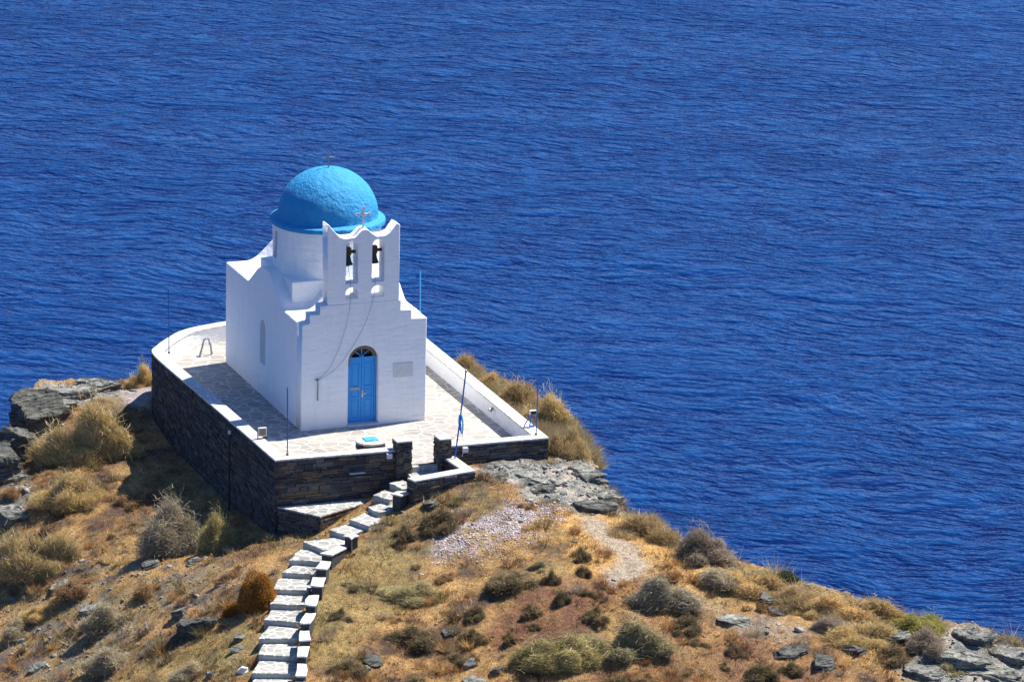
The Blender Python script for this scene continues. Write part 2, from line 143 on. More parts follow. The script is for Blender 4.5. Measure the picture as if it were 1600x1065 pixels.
ROCKS = [
  (-3.1, 11.9, .8, .5, 10, 'slab', 'dark slate block against the sea behind the rear left terrace corner'),
  (-4.75, 10.89, 2.84, 0.77, 8, 'slab', 'big grey green slate slab topping the left cliff'),
  (-6.2, 9.1, 2.37, 2.69, 20, 'slab', 'dark slate ledge second from the top of the left cliff'),
  (-7.21, 7.59, 1.92, 2.67, 25, 'slab', 'dark slate ledge third from the top of the left cliff'),
  (-8.31, 6.57, 2.12, 2.43, 15, 'slab', 'dark slate ledge at the left edge of the photo above the sea'),
  (-3.54, 11.62, 1.98, 0.41, 0, 'slab', 'flat pale slate slab beside the brown scrub on the cliff top'),
  (-5.35, 9.95, 1.52, 0.45, -10, 'slab', 'pale tilted slate slab between the cliff top and the largest bush'),
  (-7.86, 6.3, 1.48, 0.44, 5, 'slab', 'grey green ledge at the left edge beneath the cliff'),
  (-8.41, 4.04, 1.46, 0.48, -5, 'slab', 'pale grey ledge at the left edge under the rust tuft'),
  (-6.1, -8.87, 1.62, 0.92, -25, 'slab', 'big dark overhanging slate slab left of the steps'),
  (-6.22, -7.34, 0.47, 0.53, 20, 'slab', 'small upright grey stone leaning on the overhanging slab'),
  (-5.48, -11.03, 0.42, 0.28, 0, 'slab', 'pale flat stone just left of the lower steps'),
  (-5.75, -11.59, 0.42, 0.2, 10, 'slab', 'small pale stone below the other pale stones by the steps'),
  (-6.02, -13.09, 0.41, 0.35, 10, 'white', 'whitewashed stone left of the lowest steps'),
  (-3.84, -7.93, 0.39, 0.28, 30, 'slab', 'small grey stone between the orange shrub and the steps'),
  (-2.53, -14.56, 0.6, 0.43, -35, 'slab', 'tilted grey stone near the dark bush at the foot of the steps'),
  (0.2, -15.27, 0.45, 0.39, 10, 'slab', 'pale cracked stone by the tuft at the bottom centre'),
  (0.8, -15.9, 0.45, 0.35, -20, 'slab', 'small striped slate stone left of the yellow green bush'),
  (0.07, -16.06, 0.93, 0.23, 0, 'slab', 'flat pale stone at the bottom edge in the centre'),
  (5.23, -5.01, 2.41, 0.21, -4, 'slab', 'broad grey green slab in front of the right parapet wall'),
  (5.82, -6.28, 2.2, 0.27, -8, 'slab', 'cracked slate slab below the broad grey green slab'),
  (4.46, -5.98, 0.88, 0.25, 15, 'slab', 'small broken slate ledge right of the low coping wall'),
  (7.49, -5.89, 1.61, 0.46, -28, 'slab', 'steep pale slate face outside the front right terrace corner'),
  (7.57, -7.48, 1.4, 0.42, -32, 'slab', 'steep pale slate face at the sea edge above the straw bush'),
  (6.73, -8.61, 1.5, 0.45, -5, 'slab', 'dark undercut slate ledge above the bare path'),
  (5.6, -7.15, 0.87, 0.41, -10, 'slab', 'small dark slate ledge in the middle of the bare rocky ground'),
  (9.64, -15.14, 0.61, 0.52, 5, 'slab', 'dark rounded slate rock on the right slope'),
  (9.77, -15.74, 0.76, 0.28, -4, 'slab', 'pale slab under the dark rounded rock on the right slope'),
  (8.39, -15.83, 1.33, 0.24, -3, 'slab', 'long flat grey slab on the right slope path'),
  (9.95, -18.63, 0.83, 0.47, 10, 'slab', 'dark hollow slate block near the bottom edge at lower right'),
  (9.31, -17.74, 1.13, 0.2, -3, 'slab', 'thin dark slate ledge right of centre on the lower right slope'),
  (11.23, -18.27, 0.95, 0.28, 0, 'slab', 'thin ledge between the khaki bush and the dark brown bush at lower right'),
  (14.87, -18.52, 1.72, 0.52, -18, 'slab', 'pale slate slab at the top of the lower right outcrop'),
  (15.6, -19.41, 1.52, 0.56, -25, 'slab', 'pale slate slab nearest the sea at the right edge'),
  (13.98, -19.51, 2.08, 0.51, -10, 'slab', 'grey green layered slab in the middle of the lower right outcrop'),
  (14.83, -20.34, 2.08, 0.55, -12, 'slab', 'rough layered slab at the bottom right corner'),
  (12.75, -19.91, 1.51, 0.39, -6, 'slab', 'low layered slab at the left end of the lower right outcrop'),
  (12.65, -17.89, 0.95, 0.32, -15, 'slab', 'pale slab between the khaki and yellow green bushes'),
  (-5.89, -3.05, 0.6, 0.25, 15, 'slab', 'pale stone under the big grey bush on the left slope'),
  (-4.75, -4.06, 0.52, 0.25, 20, 'slab', 'pale grey flat stone right of the big grey bush foot'),
  (-8.2, -0.93, 1.01, 0.25, 20, 'slab', 'flat grey stone in the stony patch on the left slope'),
  (-9.93, -4.68, 0.79, 0.33, 25, 'slab', 'grey stones poking out low on the left slope'),
  (-7.94, -3.37, 0.72, 0.25, 20, 'slab', 'flat bluish stone beside the grey bush on the left slope'),
  (-6.66, -12.01, 0.41, 0.24, 0, 'slab', 'small grey stone at the bottom edge left of the steps'),
  (-9.84, -2.4, 0.4, 0.29, 60, 'slab', 'small pale stone near the bush at the lower left edge'),
  (1.9, -6.99, 0.59, 0.21, -10, 'slab', 'flat stone above the dark fringed bush'),
  (0.03, -13.85, 0.57, 0.2, -15, 'slab', 'small pale stone between the largest dark bush and its neighbour'),
  (-2.8, -14.87, 0.26, 0.16, 10, 'slab', 'tiny white stone at the left of the tilted stone'),
]
# ---------------------------------------------------------------- helpers
def tag(o, label=None, cat=None, group=None, kind=None):
    if label: o['label'] = label
    if cat: o['category'] = cat
    if group: o['group'] = group
    if kind: o['kind'] = kind
    return o
def empty(name, loc=(0, 0, 0), rz=0.0):
    o = bpy.data.objects.new(name, None); COL.objects.link(o); o.location = loc; o.rotation_euler = (0, 0, rz)
    o.empty_display_size = .2; return o
def link(name, me, mat=None, parent=None, loc=None):
    o = bpy.data.objects.new(name, me); COL.objects.link(o)
    if mat and not me.materials: me.materials.append(mat)
    if parent:
        o.parent = parent
    if loc: o.location = loc
    return o
def smooth(me, on=True):
    me.polygons.foreach_set('use_smooth', [on]*len(me.polygons)); me.update()
def wp(o, parent):       # parent an object modelled in world coordinates
    o.parent = parent; o.matrix_parent_inverse = Matrix.Translation(-Vector(parent.location)) if parent.rotation_euler.z == 0 else parent.matrix_basis.inverted()
    return o
def mesh_np(name, V, Fc, nper, col=None, smoothit=False):
    """mesh from numpy verts (n,3) and faces (m,nper)"""
    me = bpy.data.meshes.new(name)
    me.vertices.add(len(V)); me.vertices.foreach_set('co', np.asarray(V, np.float32).ravel())
    m = len(Fc)
    me.loops.add(m*nper); me.loops.foreach_set('vertex_index', np.asarray(Fc, np.int32).ravel())
    me.polygons.add(m); me.polygons.foreach_set('loop_start', np.arange(m, dtype=np.int32)*nper)
    if col is not None:
        a = me.color_attributes.new('Col', 'FLOAT_COLOR', 'POINT')
        c = np.ones((len(V), 4), np.float32); c[:, :3] = col
        a.data.foreach_set('color', c.ravel())
    me.update(calc_edges=True)
    if smoothit: smooth(me)
    me.validate()
    return me
class MB:
    """collects quads/polys then makes one mesh; optional colour per vertex"""
    def __init__(s): s.v = []; s.f = []; s.c = []
    def add(s, vs, fs, c=(1, 1, 1)):
        b = len(s.v); s.v += [tuple(v) for v in vs]; s.f += [tuple(b+i for i in f) for f in fs]; s.c += [c]*len(vs)
    def box(s, x0, x1, y0, y1, z0, z1, c=(1, 1, 1), jit=0, rnd=None):
        vs = [(x, y, z) for z in (z0, z1) for y in (y0, y1) for x in (x0, x1)]
        if jit: vs = [tuple(q+rnd.uniform(-jit, jit) for q in v) for v in vs]
        s.add(vs, [(0, 2, 3, 1), (4, 5, 7, 6), (0, 1, 5, 4), (2, 6, 7, 3), (0, 4, 6, 2), (1, 3, 7, 5)], c)
    def prism(s, poly, z0, z1, c=(1, 1, 1), top=None):
        n = len(poly)
        a = sum(poly[i][0]*poly[(i+1) % n][1]-poly[(i+1) % n][0]*poly[i][1] for i in range(n))
        if a < 0: poly = poly[::-1]
        vs = [(p[0], p[1], z0) for p in poly]+[(p[0], p[1], z1) for p in (top or poly)]
        s.add(vs, [tuple(range(n))[::-1], tuple(range(n, 2*n))]+[(i, (i+1) % n, n+(i+1) % n, n+i) for i in range(n)], c)
    def tube(s, pts, r, n=8, c=(1, 1, 1), cap=True):
        pts = [Vector(p) for p in pts]; rs = r if isinstance(r, (list, tuple)) else [r]*len(pts)
        b = len(s.v); prev = None
        for i, p in enumerate(pts):
            t = (pts[min(i+1, len(pts)-1)]-pts[max(i-1, 0)]).normalized()
            a = Vector((0, 0, 1)) if abs(t.z) < .95 else Vector((1, 0, 0))
            e1 = t.cross(a).normalized() if prev is None else (prev-t*prev.dot(t)).normalized()
            prev = e1; e2 = t.cross(e1)
            for k in range(n):
                w = 2*math.pi*k/n; q = p+(e1*math.cos(w)+e2*math.sin(w))*rs[i]
                s.v.append(tuple(q)); s.c.append(c)
        for i in range(len(pts)-1):
            for k in range(n):
                k2 = (k+1) % n; s.f.append((b+i*n+k, b+i*n+k2, b+(i+1)*n+k2, b+(i+1)*n+k))
        if cap:
            s.f.append(tuple(b+k for k in range(n))[::-1]); e = b+(len(pts)-1)*n; s.f.append(tuple(e+k for k in range(n)))
    def lathe(s, prof, cx, cy, n=48, c=(1, 1, 1)):
        b = len(s.v)
        for r, z in prof:
            for k in range(n):
                w = 2*math.pi*k/n; s.v.append((cx+r*math.cos(w), cy+r*math.sin(w), z)); s.c.append(c)
        for i in range(len(prof)-1):
            for k in range(n):
                k2 = (k+1) % n; s.f.append((b+i*n+k, b+i*n+k2, b+(i+1)*n+k2, b+(i+1)*n+k))
        if prof[0][0] > 1e-3: s.f.append(tuple(b+k for k in range(n))[::-1])
        if prof[-1][0] > 1e-3: e = b+(len(prof)-1)*n; s.f.append(tuple(e+k for k in range(n)))
    def mesh(s, name, sm=False):
        me = bpy.data.meshes.new(name); me.from_pydata(s.v, [], s.f)
        a = me.color_attributes.new('Col', 'FLOAT_COLOR', 'POINT')
        a.data.foreach_set('color', np.array([(*c, 1) for c in s.c], np.float32).ravel())
        bm = bmesh.new(); bm.from_mesh(me); bmesh.ops.recalc_face_normals(bm, faces=bm.faces); bm.to_mesh(me); bm.free()
        if sm: smooth(me)
        return me
    def obj(s, name, mat, parent=None, sm=False, bev=0, auto=None):
        me = s.mesh(name, sm); o = link(name, me, mat)
        if auto is not None:
            me.set_sharp_from_angle(angle=R(auto)) if hasattr(me, 'set_sharp_from_angle') else None
        if bev:
            m = o.modifiers.new('bevel', 'BEVEL'); m.width = bev; m.segments = 2; m.limit_method = 'ANGLE'; m.angle_limit = R(40)
        if parent: wp(o, parent)
        return o
def bake(o, name=None):
    dg = bpy.context.evaluated_depsgraph_get(); dg.update()
    me = bpy.data.meshes.new_from_object(o.evaluated_get(dg)); old = o.data
    o.modifiers.clear(); o.data = me; me.name = name or o.name
    return o
def boolean(o, cutter, op='DIFFERENCE'):
    m = o.modifiers.new('b', 'BOOLEAN'); m.operation = op; m.solver = 'EXACT'; m.object = cutter
    bake(o); bpy.data.objects.remove(cutter)
def shape2d(name, outline, holes, y0, y1, bevel=.02, res=2):
    """fill an outline (x,z) with holes, extruded between two y planes, with rounded edges"""
    cu = bpy.data.curves.new(name, 'CURVE'); cu.dimensions = '2D'; cu.fill_mode = 'BOTH'
    cu.extrude = (y1-y0)/2-bevel; cu.bevel_depth = bevel; cu.offset = -bevel; cu.bevel_resolution = res
    for pl in [outline]+holes:
        sp = cu.splines.new('POLY'); sp.points.add(len(pl)-1)
        for i, p in enumerate(pl): sp.points[i].co = (p[0], p[1], 0, 1)
        sp.use_cyclic_u = True
    o = bpy.data.objects.new(name, cu); COL.objects.link(o)
    dg = bpy.context.evaluated_depsgraph_get(); dg.update()
    me = bpy.data.meshes.new_from_object(o.evaluated_get(dg)); bpy.data.objects.remove(o); bpy.data.curves.remove(cu)
    me.transform(Matrix(((1, 0, 0, 0), (0, 0, 1, (y0+y1)/2), (0, 1, 0, 0), (0, 0, 0, 1))))
    me.flip_normals(); me.materials.clear()
    return me
def arch(x0, x1, z0, z1, n=12, rise=None):
    """outline of an arched opening, top a half ellipse"""
    w = (x1-x0)/2; rise = w if rise is None else rise; c = (x0+x1)/2; s = z1-rise
    return [(x0, z0)]+[(c-w*math.cos(math.pi*k/n), s+rise*math.sin(math.pi*k/n)) for k in range(n+1)]+[(x1, z0)]

# ---------------------------------------------------------------- materials
def new_mat(name):
    m = bpy.data.materials.new(name); m.use_nodes = True; nt = m.node_tree
    b = nt.nodes['Principled BSDF']; return m, nt, b
def N(nt, t, **kw):
    n = nt.nodes.new(t)
    for k, v in kw.items():
        if k in n.inputs.keys(): n.inputs[k].default_value = v
        else: setattr(n, k, v)
    return n
def L(nt, a, b): nt.links.new(a, b)
def mixc(nt, fac, a, b, mode='MIX'):
    n = nt.nodes.new('ShaderNodeMix'); n.data_type = 'RGBA'; n.blend_type = mode
    for s, v in ((n.inputs[0], fac), (n.inputs[6], a), (n.inputs[7], b)):
        if hasattr(v, 'is_linked') or hasattr(v, 'links'): nt.links.new(v, s)
        else: s.default_value = v if not isinstance(v, tuple) else (*v, 1) if len(v) == 3 else v
    return n.outputs[2]
def ramp(nt, fac, stops):
    n = nt.nodes.new('ShaderNodeValToRGB'); cr = n.color_ramp
    while len(cr.elements) < len(stops): cr.elements.new(.5)
    for e, (p, c) in zip(cr.elements, stops):
        e.position = p; e.color = (*c, 1) if isinstance(c, tuple) else (c, c, c, 1)
    L(nt, fac, n.inputs[0]); return n.outputs[0]
def coords(nt, scale=(1, 1, 1)):
    g = nt.nodes.new('ShaderNodeNewGeometry'); m = nt.nodes.new('ShaderNodeMapping'); m.inputs['Scale'].default_value = scale
    L(nt, g.outputs['Position'], m.inputs[0]); return m.outputs[0]
def bump(nt, h, strength=.5, dist=.02, nrm=None):
    n = nt.nodes.new('ShaderNodeBump'); n.inputs['Strength'].default_value = strength; n.inputs['Distance'].default_value = dist
    L(nt, h, n.inputs['Height'])
    if nrm: L(nt, nrm, n.inputs['Normal'])
    return n.outputs[0]
def plaster(name, base, base2, lump=.03, rough=.85, sc=1.6, stain=None):
    m, nt, b = new_mat(name); co = coords(nt)
    n1 = N(nt, 'ShaderNodeTexNoise', Scale=sc, Detail=5.0, Roughness=.6); L(nt, co, n1.inputs['Vector'])
    n2 = N(nt, 'ShaderNodeTexNoise', Scale=11.0, Detail=6.0, Roughness=.65); L(nt, co, n2.inputs['Vector'])
    co3 = coords(nt, (1.2, 1.2, 5.5))
    n3 = N(nt, 'ShaderNodeTexNoise', Scale=1.4, Detail=3.0); L(nt, co3, n3.inputs['Vector'])
    c = mixc(nt, n2.outputs[0], base, base2)
    if stain:
        co4 = coords(nt, (3.5, 3.5, .5)); n4 = N(nt, 'ShaderNodeTexNoise', Scale=1.0, Detail=6.0, Roughness=.7); L(nt, co4, n4.inputs['Vector'])
        f = ramp(nt, n4.outputs[0], [(.5, 0.0), (.8, .55)]); c = mixc(nt, f, c, stain)
    L(nt, c, b.inputs['Base Color']); b.inputs['Roughness'].default_value = rough
    b1 = bump(nt, n1.outputs[0], .8, lump*2.2); b3 = bump(nt, n3.outputs[0], .7, lump*1.3, b1); b2 = bump(nt, n2.outputs[0], .6, lump*.5, b3)
    L(nt, b2, b.inputs['Normal']); return m
M = {}
M['white'] = plaster('limewash', (.86, .86, .85), (.80, .80, .80), stain=(.66, .66, .65))
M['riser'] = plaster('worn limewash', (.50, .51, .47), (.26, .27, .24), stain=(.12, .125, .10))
M['white_roof'] = plaster('roof limewash', (.82, .82, .80), (.76, .76, .75), lump=.02)
def dome_mat():
    m, nt, b = new_mat('dome paint'); co = coords(nt)
    n1 = N(nt, 'ShaderNodeTexNoise', Scale=2.6, Detail=4.0, Roughness=.55, Distortion=.8); L(nt, co, n1.inputs['Vector'])
    n2 = N(nt, 'ShaderNodeTexVoronoi', Scale=6.5, feature='SMOOTH_F1'); L(nt, co, n2.inputs['Vector'])
    n3 = N(nt, 'ShaderNodeTexNoise', Scale=9.0, Detail=4.0, Distortion=1.2); L(nt, co, n3.inputs['Vector'])
    c = mixc(nt, ramp(nt, n1.outputs[0], [(.3, 0.0), (.7, 1.0)]), (.016, .265, .53), (.024, .30, .56))
    c = mixc(nt, ramp(nt, n3.outputs[0], [(.55, 0.0), (.75, .35)]), c, (.05, .33, .58))
    L(nt, c, b.inputs['Base Color']); b.inputs['Roughness'].default_value = .75
    b1 = bump(nt, n1.outputs[0], .9, .08); b2 = bump(nt, n2.outputs[0], .6, .03, b1); b3 = bump(nt, n3.outputs[0], .9, .05, b2)
    L(nt, b3, b.inputs['Normal']); return m
M['dome'] = dome_mat()
def simple(name, col, rough=.6, metal=0.0, var=.15, sc=8.0):
    m, nt, b = new_mat(name); co = coords(nt)
    n = N(nt, 'ShaderNodeTexNoise', Scale=sc, Detail=5.0); L(nt, co, n.inputs['Vector'])
    L(nt, mixc(nt, n.outputs[0], tuple(c*(1-var) for c in col), tuple(min(1, c*(1+var)) for c in col)), b.inputs['Base Color'])
    b.inputs['Roughness'].default_value = rough; b.inputs['Metallic'].default_value = metal
    L(nt, bump(nt, n.outputs[0], .3, .01), b.inputs['Normal']); return m
M['blue'] = simple('blue door paint', (.014, .30, .72), .45, var=.12)
M['blue_pole'] = simple('blue pole paint', (.012, .11, .42), .4)
M['light_blue'] = simple('light blue paint', (.05, .38, .72), .5)
M['hatch'] = simple('hatch paint', (.06, .40, .74), .5)
M['brown_stone'] = simple('bare brown stone', (.17, .12, .085), .9, var=.45, sc=14)
M['dark_glass'] = simple('dark glass', (.012, .015, .02), .15)
M['bronze'] = simple('weathered bronze', (.025, .045, .04), .5, .4)
M['wood'] = simple('dark weathered wood', (.055, .032, .02), .8, var=.3)
M['rope'] = simple('grey rope', (.2, .2, .19), .9)
M['steel'] = simple('grey steel', (.32, .32, .33), .45, .6)
M['brass'] = simple('pale brass', (.62, .56, .42), .35, .7)
M['marble'] = simple('pale marble', (.62, .61, .59), .6, var=.08)
M['plate'] = simple('wooden sign plate', (.42, .36, .30), .7, var=.1)
M['dark_metal'] = simple('dark metal', (.03, .03, .035), .5)
M['tan_box'] = simple('tan lamp face', (.20, .15, .10), .6)
M['white_plastic'] = simple('white lamp housing', (.72, .72, .70), .5)
M['black'] = simple('drain pipe', (.02, .02, .022), .7)
def paving_mat(name, stone_a, stone_b, grout, sc=2.5, edge=.045, off=0.0, flat=True):
    m, nt, b = new_mat(name); co = coords(nt, (1, 1, 1 if not flat else 0))
    w = N(nt, 'ShaderNodeTexNoise', Scale=2.4, Detail=2.0); L(nt, co, w.inputs['Vector'])
    va = N(nt, 'ShaderNodeVectorMath', operation='MULTIPLY_ADD'); L(nt, w.outputs['Color'], va.inputs[0]); va.inputs[1].default_value = (.28, .28, 0); L(nt, co, va.inputs[2])
    va2 = N(nt, 'ShaderNodeVectorMath', operation='ADD'); L(nt, va.outputs[0], va2.inputs[0]); va2.inputs[1].default_value = (off, off*.7, 0)
    v1 = N(nt, 'ShaderNodeTexVoronoi', Scale=sc, feature='DISTANCE_TO_EDGE'); v2 = N(nt, 'ShaderNodeTexVoronoi', Scale=sc, feature='F1')
    for v in (v1, v2): L(nt, va2.outputs[0], v.inputs['Vector']); v.inputs['Randomness'].default_value = .95
    nn = N(nt, 'ShaderNodeTexNoise', Scale=9.0, Detail=5.0, Roughness=.7); L(nt, co, nn.inputs['Vector'])
    add = N(nt, 'ShaderNodeMath', operation='MULTIPLY_ADD'); L(nt, nn.outputs[0], add.inputs[0]); add.inputs[1].default_value = .05; L(nt, v1.outputs['Distance'], add.inputs[2])
    f = ramp(nt, add.outputs[0], [(edge+.02, 1.0), (edge+.035, 0.0)])
    sep = N(nt, 'ShaderNodeSeparateColor'); L(nt, v2.outputs['Color'], sep.inputs[0])
    st = mixc(nt, sep.outputs[0], stone_a, stone_b)
    st = mixc(nt, ramp(nt, nn.outputs[0], [(.35, 0.0), (.75, .5)]), st, tuple(c*.72 for c in stone_a))
    big = N(nt, 'ShaderNodeTexNoise', Scale=.5, Detail=4.0); L(nt, co, big.inputs['Vector'])
    st = mixc(nt, ramp(nt, big.outputs[0], [(.45, 0.0), (.7, .45)]), st, tuple(min(.8, c*1.35) for c in stone_b))
    L(nt, mixc(nt, f, st, grout), b.inputs['Base Color']); b.inputs['Roughness'].default_value = .8
    b1 = bump(nt, f, .35, .012); b2 = bump(nt, nn.outputs[0], .4, .02, b1); L(nt, b2, b.inputs['Normal']); return m
M['paving'] = paving_mat('crazy paving', (.30, .27, .235), (.41, .37, .31), (.54, .52, .47), 2.3)
M['coping'] = paving_mat('whitewashed coping', (.50, .48, .44), (.58, .56, .51), (.68, .67, .65), 2.9, off=7.3)
M['tread'] = paving_mat('step paving', (.25, .245, .21), (.36, .35, .30), (.60, .59, .57), 3.2, off=3.1, edge=.05)
def stone_mat(name, bumpd=.02, sc=9.0):
    m, nt, b = new_mat(name); co = coords(nt)
    at = N(nt, 'ShaderNodeAttribute', attribute_name='Col')
    n = N(nt, 'ShaderNodeTexNoise', Scale=sc, Detail=7.0, Roughness=.7); L(nt, co, n.inputs['Vector'])
    co2 = coords(nt, (2, 2, 16)); n2 = N(nt, 'ShaderNodeTexNoise', Scale=1.6, Detail=5.0, Roughness=.6); L(nt, co2, n2.inputs['Vector'])
    c = mixc(nt, 1.0, at.outputs['Color'], ramp(nt, n.outputs[0], [(.25, .55), (.75, 1.45)]), 'MULTIPLY')
    c = mixc(nt, 1.0, c, ramp(nt, n2.outputs[0], [(.3, .75), (.7, 1.25)]), 'MULTIPLY')
    L(nt, c, b.inputs['Base Color']); b.inputs['Roughness'].default_value = .9
    b1 = bump(nt, n2.outputs[0], .7, bumpd); L(nt, bump(nt, n.outputs[0], .7, bumpd, b1), b.inputs['Normal']); return m
M['stone'] = stone_mat('dry stone', .012, 14)
M['slate'] = stone_mat('slate rock', .05, 5)
def rock_lichen():
    m, nt, b = new_mat('lichened slate'); co = coords(nt)
    at = N(nt, 'ShaderNodeAttribute', attribute_name='Col')
    n = N(nt, 'ShaderNodeTexNoise', Scale=3.5, Detail=9.0, Roughness=.72); L(nt, co, n.inputs['Vector'])
    co2 = coords(nt, (1.5, 2.5, 14)); n2 = N(nt, 'ShaderNodeTexNoise', Scale=1.8, Detail=6.0, Roughness=.65, Distortion=.6); L(nt, co2, n2.inputs['Vector'])
    n3 = N(nt, 'ShaderNodeTexNoise', Scale=13.0, Detail=5.0); L(nt, co, n3.inputs['Vector'])
    c = mixc(nt, ramp(nt, n.outputs[0], [(.38, 0.0), (.62, 1.0)]), (.19, .205, .18), (.44, .425, .37))
    c = mixc(nt, ramp(nt, n2.outputs[0], [(.47, 0.0), (.60, .9)]), c, (.05, .055, .05))
    c = mixc(nt, ramp(nt, n3.outputs[0], [(.60, 0.0), (.72, .8)]), c, (.46, .36, .20))
    c = mixc(nt, 1.0, c, at.outputs['Color'], 'MULTIPLY')
    L(nt, c, b.inputs['Base Color']); b.inputs['Roughness'].default_value = .85
    b1 = bump(nt, n2.outputs[0], 1.0, .16); b2 = bump(nt, n.outputs[0], 1.0, .14, b1); L(nt, bump(nt, n3.outputs[0], .5, .02, b2), b.inputs['Normal']); return m
M['lichen'] = rock_lichen()
def ground_mat():
    m, nt, b = new_mat('dry ground'); co = coords(nt)
    at = N(nt, 'ShaderNodeAttribute', attribute_name='Col')
    n = N(nt, 'ShaderNodeTexNoise', Scale=7.0, Detail=8.0, Roughness=.75); L(nt, co, n.inputs['Vector'])
    n2 = N(nt, 'ShaderNodeTexNoise', Scale=28.0, Detail=4.0, Roughness=.7); L(nt, co, n2.inputs['Vector'])
    v = N(nt, 'ShaderNodeTexVoronoi', Scale=9.0, feature='F1'); L(nt, co, v.inputs['Vector'])
    c = mixc(nt, 1.0, at.outputs['Color'], ramp(nt, n.outputs[0], [(.30, .35), (.70, 1.6)]), 'MULTIPLY')
    c = mixc(nt, 1.0, c, ramp(nt, n2.outputs[0], [(.3, .6), (.7, 1.45)]), 'MULTIPLY')
    L(nt, c, b.inputs['Base Color']); b.inputs['Roughness'].default_value = .95
    b1 = bump(nt, n.outputs[0], .9, .09); b2 = bump(nt, n2.outputs[0], .8, .03, b1); L(nt, b2, b.inputs['Normal']); return m
M['ground'] = ground_mat()
def leaf_mat(name, trans=.38):
    m, nt, b = new_mat(name); at = N(nt, 'ShaderNodeAttribute', attribute_name='Col')
    oi = N(nt, 'ShaderNodeObjectInfo')
    c = mixc(nt, 1.0, at.outputs['Color'], ramp(nt, oi.outputs['Random'], [(0, (.85, .85, .88)), (1, (1.15, 1.12, 1.05))]), 'MULTIPLY')
    L(nt, c, b.inputs['Base Color']); b.inputs['Roughness'].default_value = .8
    t = N(nt, 'ShaderNodeBsdfTranslucent'); L(nt, c, t.inputs[0]); mx = N(nt, 'ShaderNodeMixShader'); mx.inputs[0].default_value = trans
    L(nt, b.outputs[0], mx.inputs[1]); L(nt, t.outputs[0], mx.inputs[2]); L(nt, mx.outputs[0], nt.nodes['Material Output'].inputs[0]); return m
M['leaf'] = leaf_mat('dry twigs')
M['grass'] = leaf_mat('dry grass blades', .3)
def sea_mat():
    m, nt, b = new_mat('sea water')
    g = N(nt, 'ShaderNodeNewGeometry')
    wz = N(nt, 'ShaderNodeTexNoise', Scale=.10, Detail=2.0); L(nt, g.outputs['Position'], wz.inputs['Vector'])
    wa = N(nt, 'ShaderNodeVectorMath', operation='MULTIPLY_ADD'); L(nt, wz.outputs['Color'], wa.inputs[0]); wa.inputs[1].default_value = (5, 5, 0); L(nt, g.outputs['Position'], wa.inputs[2])
    def layer(ang, st, sc, det, rough=.5, dist=0.0):
        vr = N(nt, 'ShaderNodeVectorRotate', rotation_type='Z_AXIS'); vr.inputs['Angle'].default_value = R(-ang); L(nt, wa.outputs[0], vr.inputs['Vector'])
        mp = N(nt, 'ShaderNodeMapping'); mp.inputs['Scale'].default_value = (st, 1, 1); L(nt, vr.outputs[0], mp.inputs[0])
        n = N(nt, 'ShaderNodeTexNoise', Scale=sc, Detail=det, Roughness=rough, Distortion=dist); L(nt, mp.outputs[0], n.inputs['Vector']); return n.outputs[0]
    A = layer(-42, .50, 1.85, 3.0, .55); B = layer(-28, .50, .80, 3.0, .5); Cc = layer(-58, .5, 2.4, 1.0, .5)
    big = layer(-30, .6, .045, 2.0)
    mott = layer(-25, .45, .03, 3.0)
    c = mixc(nt, ramp(nt, mott, [(.35, 0.0), (.65, 1.0)]), (.0004, .0075, .066), (.0008, .013, .088))
    s1 = N(nt, 'ShaderNodeMath', operation='MULTIPLY_ADD'); L(nt, A, s1.inputs[0]); s1.inputs[1].default_value = .40
    s2 = N(nt, 'ShaderNodeMath', operation='MULTIPLY_ADD'); L(nt, B, s2.inputs[0]); s2.inputs[1].default_value = .42
    s3 = N(nt, 'ShaderNodeMath', operation='MULTIPLY'); L(nt, Cc, s3.inputs[0]); s3.inputs[1].default_value = .18
    L(nt, s3.outputs[0], s2.inputs[2]); L(nt, s2.outputs[0], s1.inputs[2])
    c = mixc(nt, ramp(nt, s1.outputs[0], [(.42, 0.0), (.63, 1.0)]), c, (.003, .042, .16))  # wave light put into the colour: crests lighter, troughs darker
    b0 = bump(nt, big, 1.0, 1.8); b1 = bump(nt, B, 1.0, .66, b0); b2 = bump(nt, A, 1.0, .33, b1); b3 = bump(nt, Cc, 1.0, .08, b2)
    g0 = bump(nt, big, 1.0, .9); g1 = bump(nt, B, 1.0, .22, g0); g2 = bump(nt, A, 1.0, .14, g1)
    L(nt, c, b.inputs['Base Color']); b.inputs['Roughness'].default_value = 1.0; b.inputs['Specular IOR Level'].default_value = 0.0
    L(nt, b3, b.inputs['Normal'])
    fr = N(nt, 'ShaderNodeFresnel', IOR=1.33); L(nt, b3, fr.inputs['Normal'])
    gl = N(nt, 'ShaderNodeBsdfGlossy', Roughness=.25, Color=(.72, .86, 1, 1)); L(nt, g2, gl.inputs['Normal'])
    cl = N(nt, 'ShaderNodeMath', operation='MULTIPLY'); L(nt, fr.outputs[0], cl.inputs[0]); cl.inputs[1].default_value = .52; cl.use_clamp = True
    mn = N(nt, 'ShaderNodeMath', operation='MINIMUM'); L(nt, cl.outputs[0], mn.inputs[0]); mn.inputs[1].default_value = .38
    mx = N(nt, 'ShaderNodeMixShader'); L(nt, mn.outputs[0], mx.inputs[0]); L(nt, b.outputs[0], mx.inputs[1]); L(nt, gl.outputs[0], mx.inputs[2])
    L(nt, mx.outputs[0], nt.nodes['Material Output'].inputs[0]); return m
M['sea'] = sea_mat()
